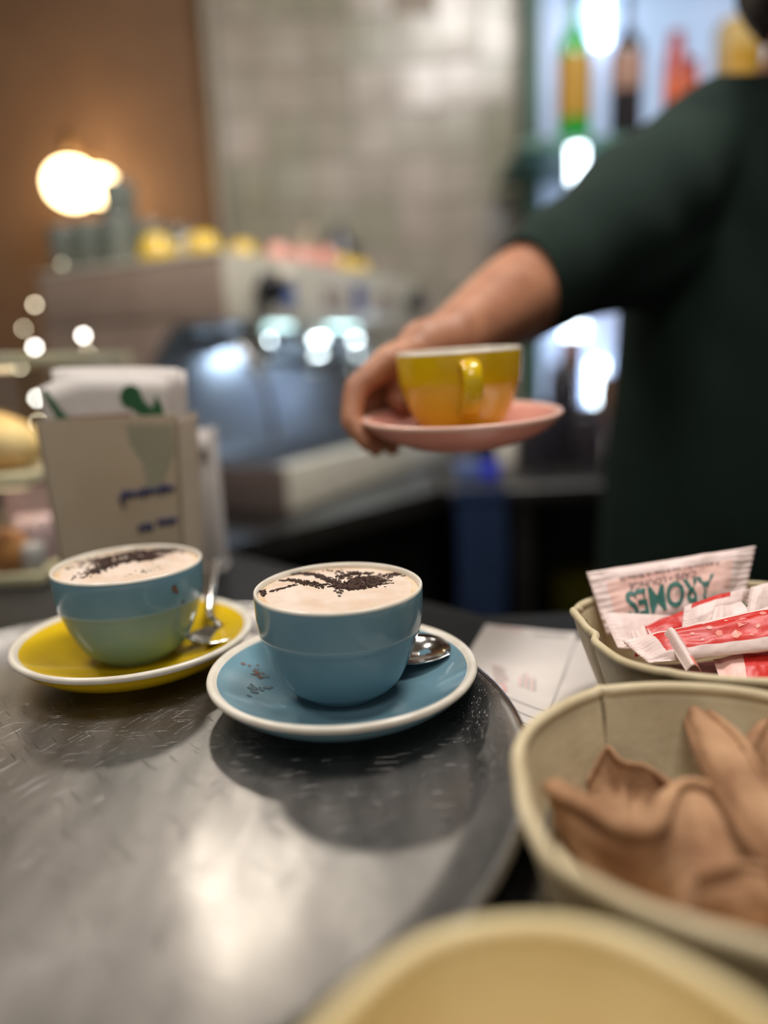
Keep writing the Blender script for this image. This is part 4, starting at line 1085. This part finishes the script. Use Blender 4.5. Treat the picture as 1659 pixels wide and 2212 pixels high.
SHL = Vector((.715, 1.12, 1.46)); ELL = Vector((.80, 1.15, 1.15)); WRL = Vector((.77, .98, 1.00))
B = MB()
loft(B, [(.56, 1.09, .80, .155, .10), (.56, 1.09, .95, .165, .11), (.56, 1.08, 1.12, .160, .112), (.56, 1.08, 1.32, .165, .115), (.56, 1.08, 1.45, .150, .10), (.565, 1.07, 1.53, .078, .070), (.56, 1.05, 1.585, .058, .058)])
cap(B, (.57, 1.06, 1.50), (.535, .985, 1.62), .052, .050)
HS = V((-.034, -.075, -.052))
ell(B, V((.565, 1.025, 1.745))+HS, (.077, .097, .115)); ell(B, V((.562, .985, 1.675))+HS, (.052, .058, .055))
ell(B, V((.565, .928, 1.725))+HS, (.012, .020, .020)); ell(B, V((.565, .935, 1.752))+HS, (.009, .014, .026))
for s in (-1, 1):
    ell(B, V((.565+s*.079, 1.035, 1.735))+HS, (.010, .018, .031)); ell(B, V((.565+s*.03, .945, 1.775))+HS, (.026, .014, .008))
cap(B, SHR, ELR, .052, .0495); cap(B, ELR, ELR.lerp(WRR, .35), .0495, .043); cap(B, ELR.lerp(WRR, .35), WRR, .043, .0275)
cap(B, SHL, ELL, .052, .042); cap(B, ELL, WRL, .043, .027)
for s in (-1, 1):
    cap(B, (.56+s*.085, 1.09, .88), (.56+s*.11, 1.08, .50), .088, .058); cap(B, (.56+s*.11, 1.08, .50), (.56+s*.115, 1.12, .09), .056, .037)
    cap(B, (.56+s*.115, 1.12, .06), (.56+s*.13, .98, .035), .04, .032)
# right hand on the pink saucer
PK = [V((.006, .606, 1.236)), V((.012, .625, 1.240)), V((.020, .643, 1.239)), V((.031, .659, 1.235))]
palm = V((.036, .640, 1.240))
cap(B, WRR, V((.040, .652, 1.247)), .0265, .024)
for k in PK: cap(B, V((.050, .660, 1.248)), k, .017, .0125)
cap(B, PK[0], PK[1], .0125, .0125); cap(B, PK[1], PK[2], .0125, .012); cap(B, PK[2], PK[3], .012, .0115)
FG = [[PK[0], V((-.018, .590, 1.218)), V((-.0225, .578, 1.194)), V((-.010, .570, 1.1775))],
      [PK[1], V((-.016, .613, 1.218)), V((-.019, .604, 1.190)), V((-.004, .596, 1.1700))],
      [PK[2], V((-.004, .636, 1.214)), V((-.007, .628, 1.187)), V((.009, .617, 1.167))],
      [PK[3], V((.010, .655, 1.212)), V((.010, .648, 1.191)), V((.022, .636, 1.173))]]
for k, fg in enumerate(FG):
    rs = [.0118, .0100, .0088, .0074] if k < 3 else [.0105, .0088, .0078, .0066]
    for a_, b_, r1, r2 in zip(fg, fg[1:], rs, rs[1:]): cap(B, a_, b_, r1, r2, 14)
TH = [V((.040, .640, 1.238)), V((.022, .622, 1.222)), V((.014, .618, 1.208)), V((.018, .612, 1.2035))]
for a_, b_, r1, r2 in zip([TH[0], TH[1], TH[2]], TH[1:], (.0150, .0120, .0095), (.0120, .0095, .0080)): cap(B, a_, b_, r1, r2, 14)
# left hand hanging relaxed
cap(B, WRL, WRL+V((-.01, -.055, -.02)), .025, .024)
for k in range(4):
    s0 = WRL+V((-.034+.020*k, -.085, -.03)); cap(B, WRL+V((-.02+.012*k, -.04, -.015)), s0, .014, .0115, 14)
    cap(B, s0, s0+V((0, -.030-.004*(k in (1, 2)), -.010)), .0105, .009, 14); cap(B, s0+V((0, -.030-.004*(k in (1, 2)), -.010)), s0+V((0, -.044-.006*(k in (1, 2)), -.034)), .009, .0075, 14)
cap(B, WRL+V((-.02, -.02, -.005)), WRL+V((-.05, -.055, -.02)), .014, .011, 14); cap(B, WRL+V((-.05, -.055, -.02)), WRL+V((-.052, -.085, -.034)), .0105, .008, 14)
B.v = [v_-OX for v_ in B.v]
body = B.obj('body', SKIN, man)
baked(body, [('REMESH', dict(mode='VOXEL', voxel_size=.0034)), ('SMOOTH', dict(factor=.6, iterations=5))])
body.data.materials.clear(); body.data.materials.append(SKIN)
# shirt
T = MB()
loft(T, [(.56, 1.085, .74, .235, .155), (.56, 1.085, .90, .238, .158), (.56, 1.08, 1.05, .232, .155), (.56, 1.08, 1.22, .222, .150), (.56, 1.08, 1.36, .214, .142), (.56, 1.08, 1.46, .19, .125), (.56, 1.075, 1.53, .125, .10), (.56, 1.07, 1.585, .078, .080)])
HM = SHR.lerp(ELR, 1.04)
cap(T, (.46, 1.06, 1.475), SHR, .080, .084, 28); cap(T, SHR, SHR.lerp(ELR, .5), .084, .078, 28); cap(T, SHR.lerp(ELR, .5), HM, .078, .054, 28)
cap(T, SHR.lerp(ELR, .1)+V((0, 0, -.075)), SHR.lerp(ELR, .72)+V((0, 0, -.024)), .070, .056, 28)
cap(T, (.51, 1.07, 1.545), (.42, 1.05, 1.485), .05, .072, 28)
cap(T, (.61, 1.08, 1.54), (.70, 1.10, 1.48), .05, .072, 28)
HL = SHL.lerp(ELL, .8)
cap(T, (.655, 1.09, 1.46), SHL, .080, .084, 28); cap(T, SHL, HL, .084, .066, 28)
T.v = [v_-OX for v_ in T.v]
sh = T.obj('shirt', SHIRT, man)
baked(sh, [('REMESH', dict(mode='VOXEL', voxel_size=.006)), ('SMOOTH', dict(factor=.7, iterations=14))])
sh.data.materials.clear(); sh.data.materials.append(SHIRT)
bm = bmesh.new(); bm.from_mesh(sh.data)
def cut(pt, n_, side=None):
    pt = Vector(pt)-OX; n_ = Vector(n_).normalized()
    fs = [f_ for f_ in bm.faces if side is None or side(f_.calc_center_median()+OX)]
    es = list({e_ for f_ in fs for e_ in f_.edges}); vs = list({v_ for f_ in fs for v_ in f_.verts})
    bmesh.ops.bisect_plane(bm, geom=vs+es+fs, plane_co=pt, plane_no=n_, clear_outer=True)
dR = (ELR-SHR); dR.normalize(); dR = (dR+V((.12, 0, -.30))).normalized()*-1; dR = -dR
cut(SHR.lerp(ELR, 1.0), V((-.80, -.55, -.16)), lambda c: c.x < .30)
cut(SHL.lerp(ELL, .72), ELL-SHL, lambda c: c.x > .70 and c.z < 1.30 and c.x > .74)
cut((0, 0, .76), (0, 0, -1)); cut((.56, 1.07, 1.574), (0, -.25, 1))
for v_ in bm.verts:
    p = v_.co; a_ = 0
    # soft drape: folds from the armpit and along the side
    w1 = sin((p.x*1.2+p.z*.55)*46+2*noise.noise(p*6))*.0030*max(0, 1-abs(p.z-1.38)/.28)
    w2 = noise.noise(Vector((p.x*9, p.y*9, p.z*2.4)))*.010
    v_.co += v_.normal*(w1+w2)
bm.to_mesh(sh.data); bm.free()
md = sh.modifiers.new('thickness', 'SOLIDIFY'); md.thickness = .0022
# trousers
Tr = MB()
loft(Tr, [(.56, 1.09, .70, .185, .13), (.56, 1.09, .86, .185, .13), (.56, 1.09, .98, .178, .125)])
for s in (-1, 1): cap(Tr, (.56+s*.09, 1.09, .84), (.56+s*.11, 1.08, .50), .105, .078); cap(Tr, (.56+s*.11, 1.08, .50), (.56+s*.115, 1.12, .12), .078, .066)
Tr.v = [v_-OX for v_ in Tr.v]
tr = Tr.obj('trousers', JEANS, man); baked(tr, [('REMESH', dict(mode='VOXEL', voxel_size=.009)), ('SMOOTH', dict(factor=.6, iterations=8))])
tr.data.materials.clear(); tr.data.materials.append(JEANS)
for s in (-1, 1):
    Sh = MB(); cap(Sh, V((.56+s*.115, 1.13, .056))-OX, V((.56+s*.135, .965, .046))-OX, .054, .044); cap(Sh, V((.56+s*.115, 1.13, .10))-OX, V((.56+s*.115, 1.12, .16))-OX, .05, .05)
    o = Sh.obj('shoe', SHOE, man); baked(o, [('REMESH', dict(mode='VOXEL', voxel_size=.008)), ('SMOOTH', dict(factor=.6, iterations=4))]); o.data.materials.clear(); o.data.materials.append(SHOE)
    for v_ in o.data.vertices: v_.co.z = max(v_.co.z, .002)
# hair + beard
Hh = MB(); ell(Hh, V((.565, 1.045, 1.775))-OX+HS, (.085, .100, .100)); ell(Hh, V((.565, 1.085, 1.72))-OX+HS, (.080, .065, .085))
hr_ = Hh.obj('hair', HAIR, man); baked(hr_, [('REMESH', dict(mode='VOXEL', voxel_size=.006)), ('SMOOTH', dict(factor=.5, iterations=3))])
bm = bmesh.new(); bm.from_mesh(hr_.data)
bmesh.ops.delete(bm, geom=[f_ for f_ in bm.faces if (f_.calc_center_median().y+1.08 < .910 and f_.calc_center_median().z < 1.752)], context='FACES')
for v_ in bm.verts: v_.co += v_.normal*.004*noise.noise(v_.co*45)
bm.to_mesh(hr_.data); bm.free(); hr_.data.materials.clear(); hr_.data.materials.append(HAIR)
Bd = MB()
for s in (-1, 1):
    cap(Bd, V((.565+s*.072, 1.03, 1.745))-OX+HS, V((.563+s*.066, 1.01, 1.675))-OX+HS, .016, .030); cap(Bd, V((.563+s*.066, 1.01, 1.675))-OX+HS, V((.562, .955, 1.648))-OX+HS, .030, .030)
    cap(Bd, V((.562+s*.028, .945, 1.668))-OX+HS, V((.562+s*.022, .928, 1.699))-OX+HS, .011, .006); cap(Bd, V((.562+s*.022, .928, 1.699))-OX+HS, V((.564, .925, 1.703))-OX+HS, .007, .007)
bd = Bd.obj('beard', HAIR, man); baked(bd, [('REMESH', dict(mode='VOXEL', voxel_size=.005)), ('SMOOTH', dict(factor=.5, iterations=3))]); bd.data.materials.clear(); bd.data.materials.append(HAIR)
for s in (-1, 1):
    e = MB().sphere(V((.565+s*.030, .944, 1.757))-OX+HS, .0115, 16, 10).obj('eye', EYEW, man); MB().sphere(V((.565+s*.031, .9345, 1.757))-OX+HS, .0050, 12, 8).obj('iris', EYEB, e)
    ld = MB().sphere(V((.565+s*.030, .9445, 1.757))-OX+HS, .0128, 20, 16).obj('eyelid', SKIN, man)
    bm = bmesh.new(); bm.from_mesh(ld.data); zc = 1.757+HS.z
    bmesh.ops.delete(bm, geom=[f_ for f_ in bm.faces if -.0062 < f_.calc_center_median().z-zc < .0030], context='FACES'); bm.to_mesh(ld.data); bm.free()
    MB().tube([V((.565+s*.012, .932, 1.779))-OX+HS, V((.565+s*.03, .928, 1.785))-OX+HS, V((.565+s*.05, .938, 1.779))-OX+HS], [.003, .004, .002], 8).obj('eyebrow', HAIR, man)
MB().tube([V((.543, .931, 1.687))-OX+HS, V((.564, .922, 1.688))-OX+HS, V((.585, .931, 1.687))-OX+HS], [.003, .0055, .003], 10).obj('lips', LIPS, man)

# pink saucer and yellow cup in his hand, tipped a little towards the camera
SR = (radians(2.6), radians(-1.2), radians(0))
PS = Vector((.062, .575, 1.1745))
make_saucer('pink saucer held out in the man\'s hand', PINK, mat('pale_pink_rim', (232, 188, 172), .2), PS, SR)
cu_ = PS + (Matrix.Rotation(SR[1], 3, 'Y') @ Matrix.Rotation(SR[0], 3, 'X')) @ Vector((0, 0, .0078))
make_cup('yellow coffee cup on the held pink saucer, handle towards the camera', YEL, cu_, radians(-88), rot=(radians(1.6), radians(-1.5), 0))
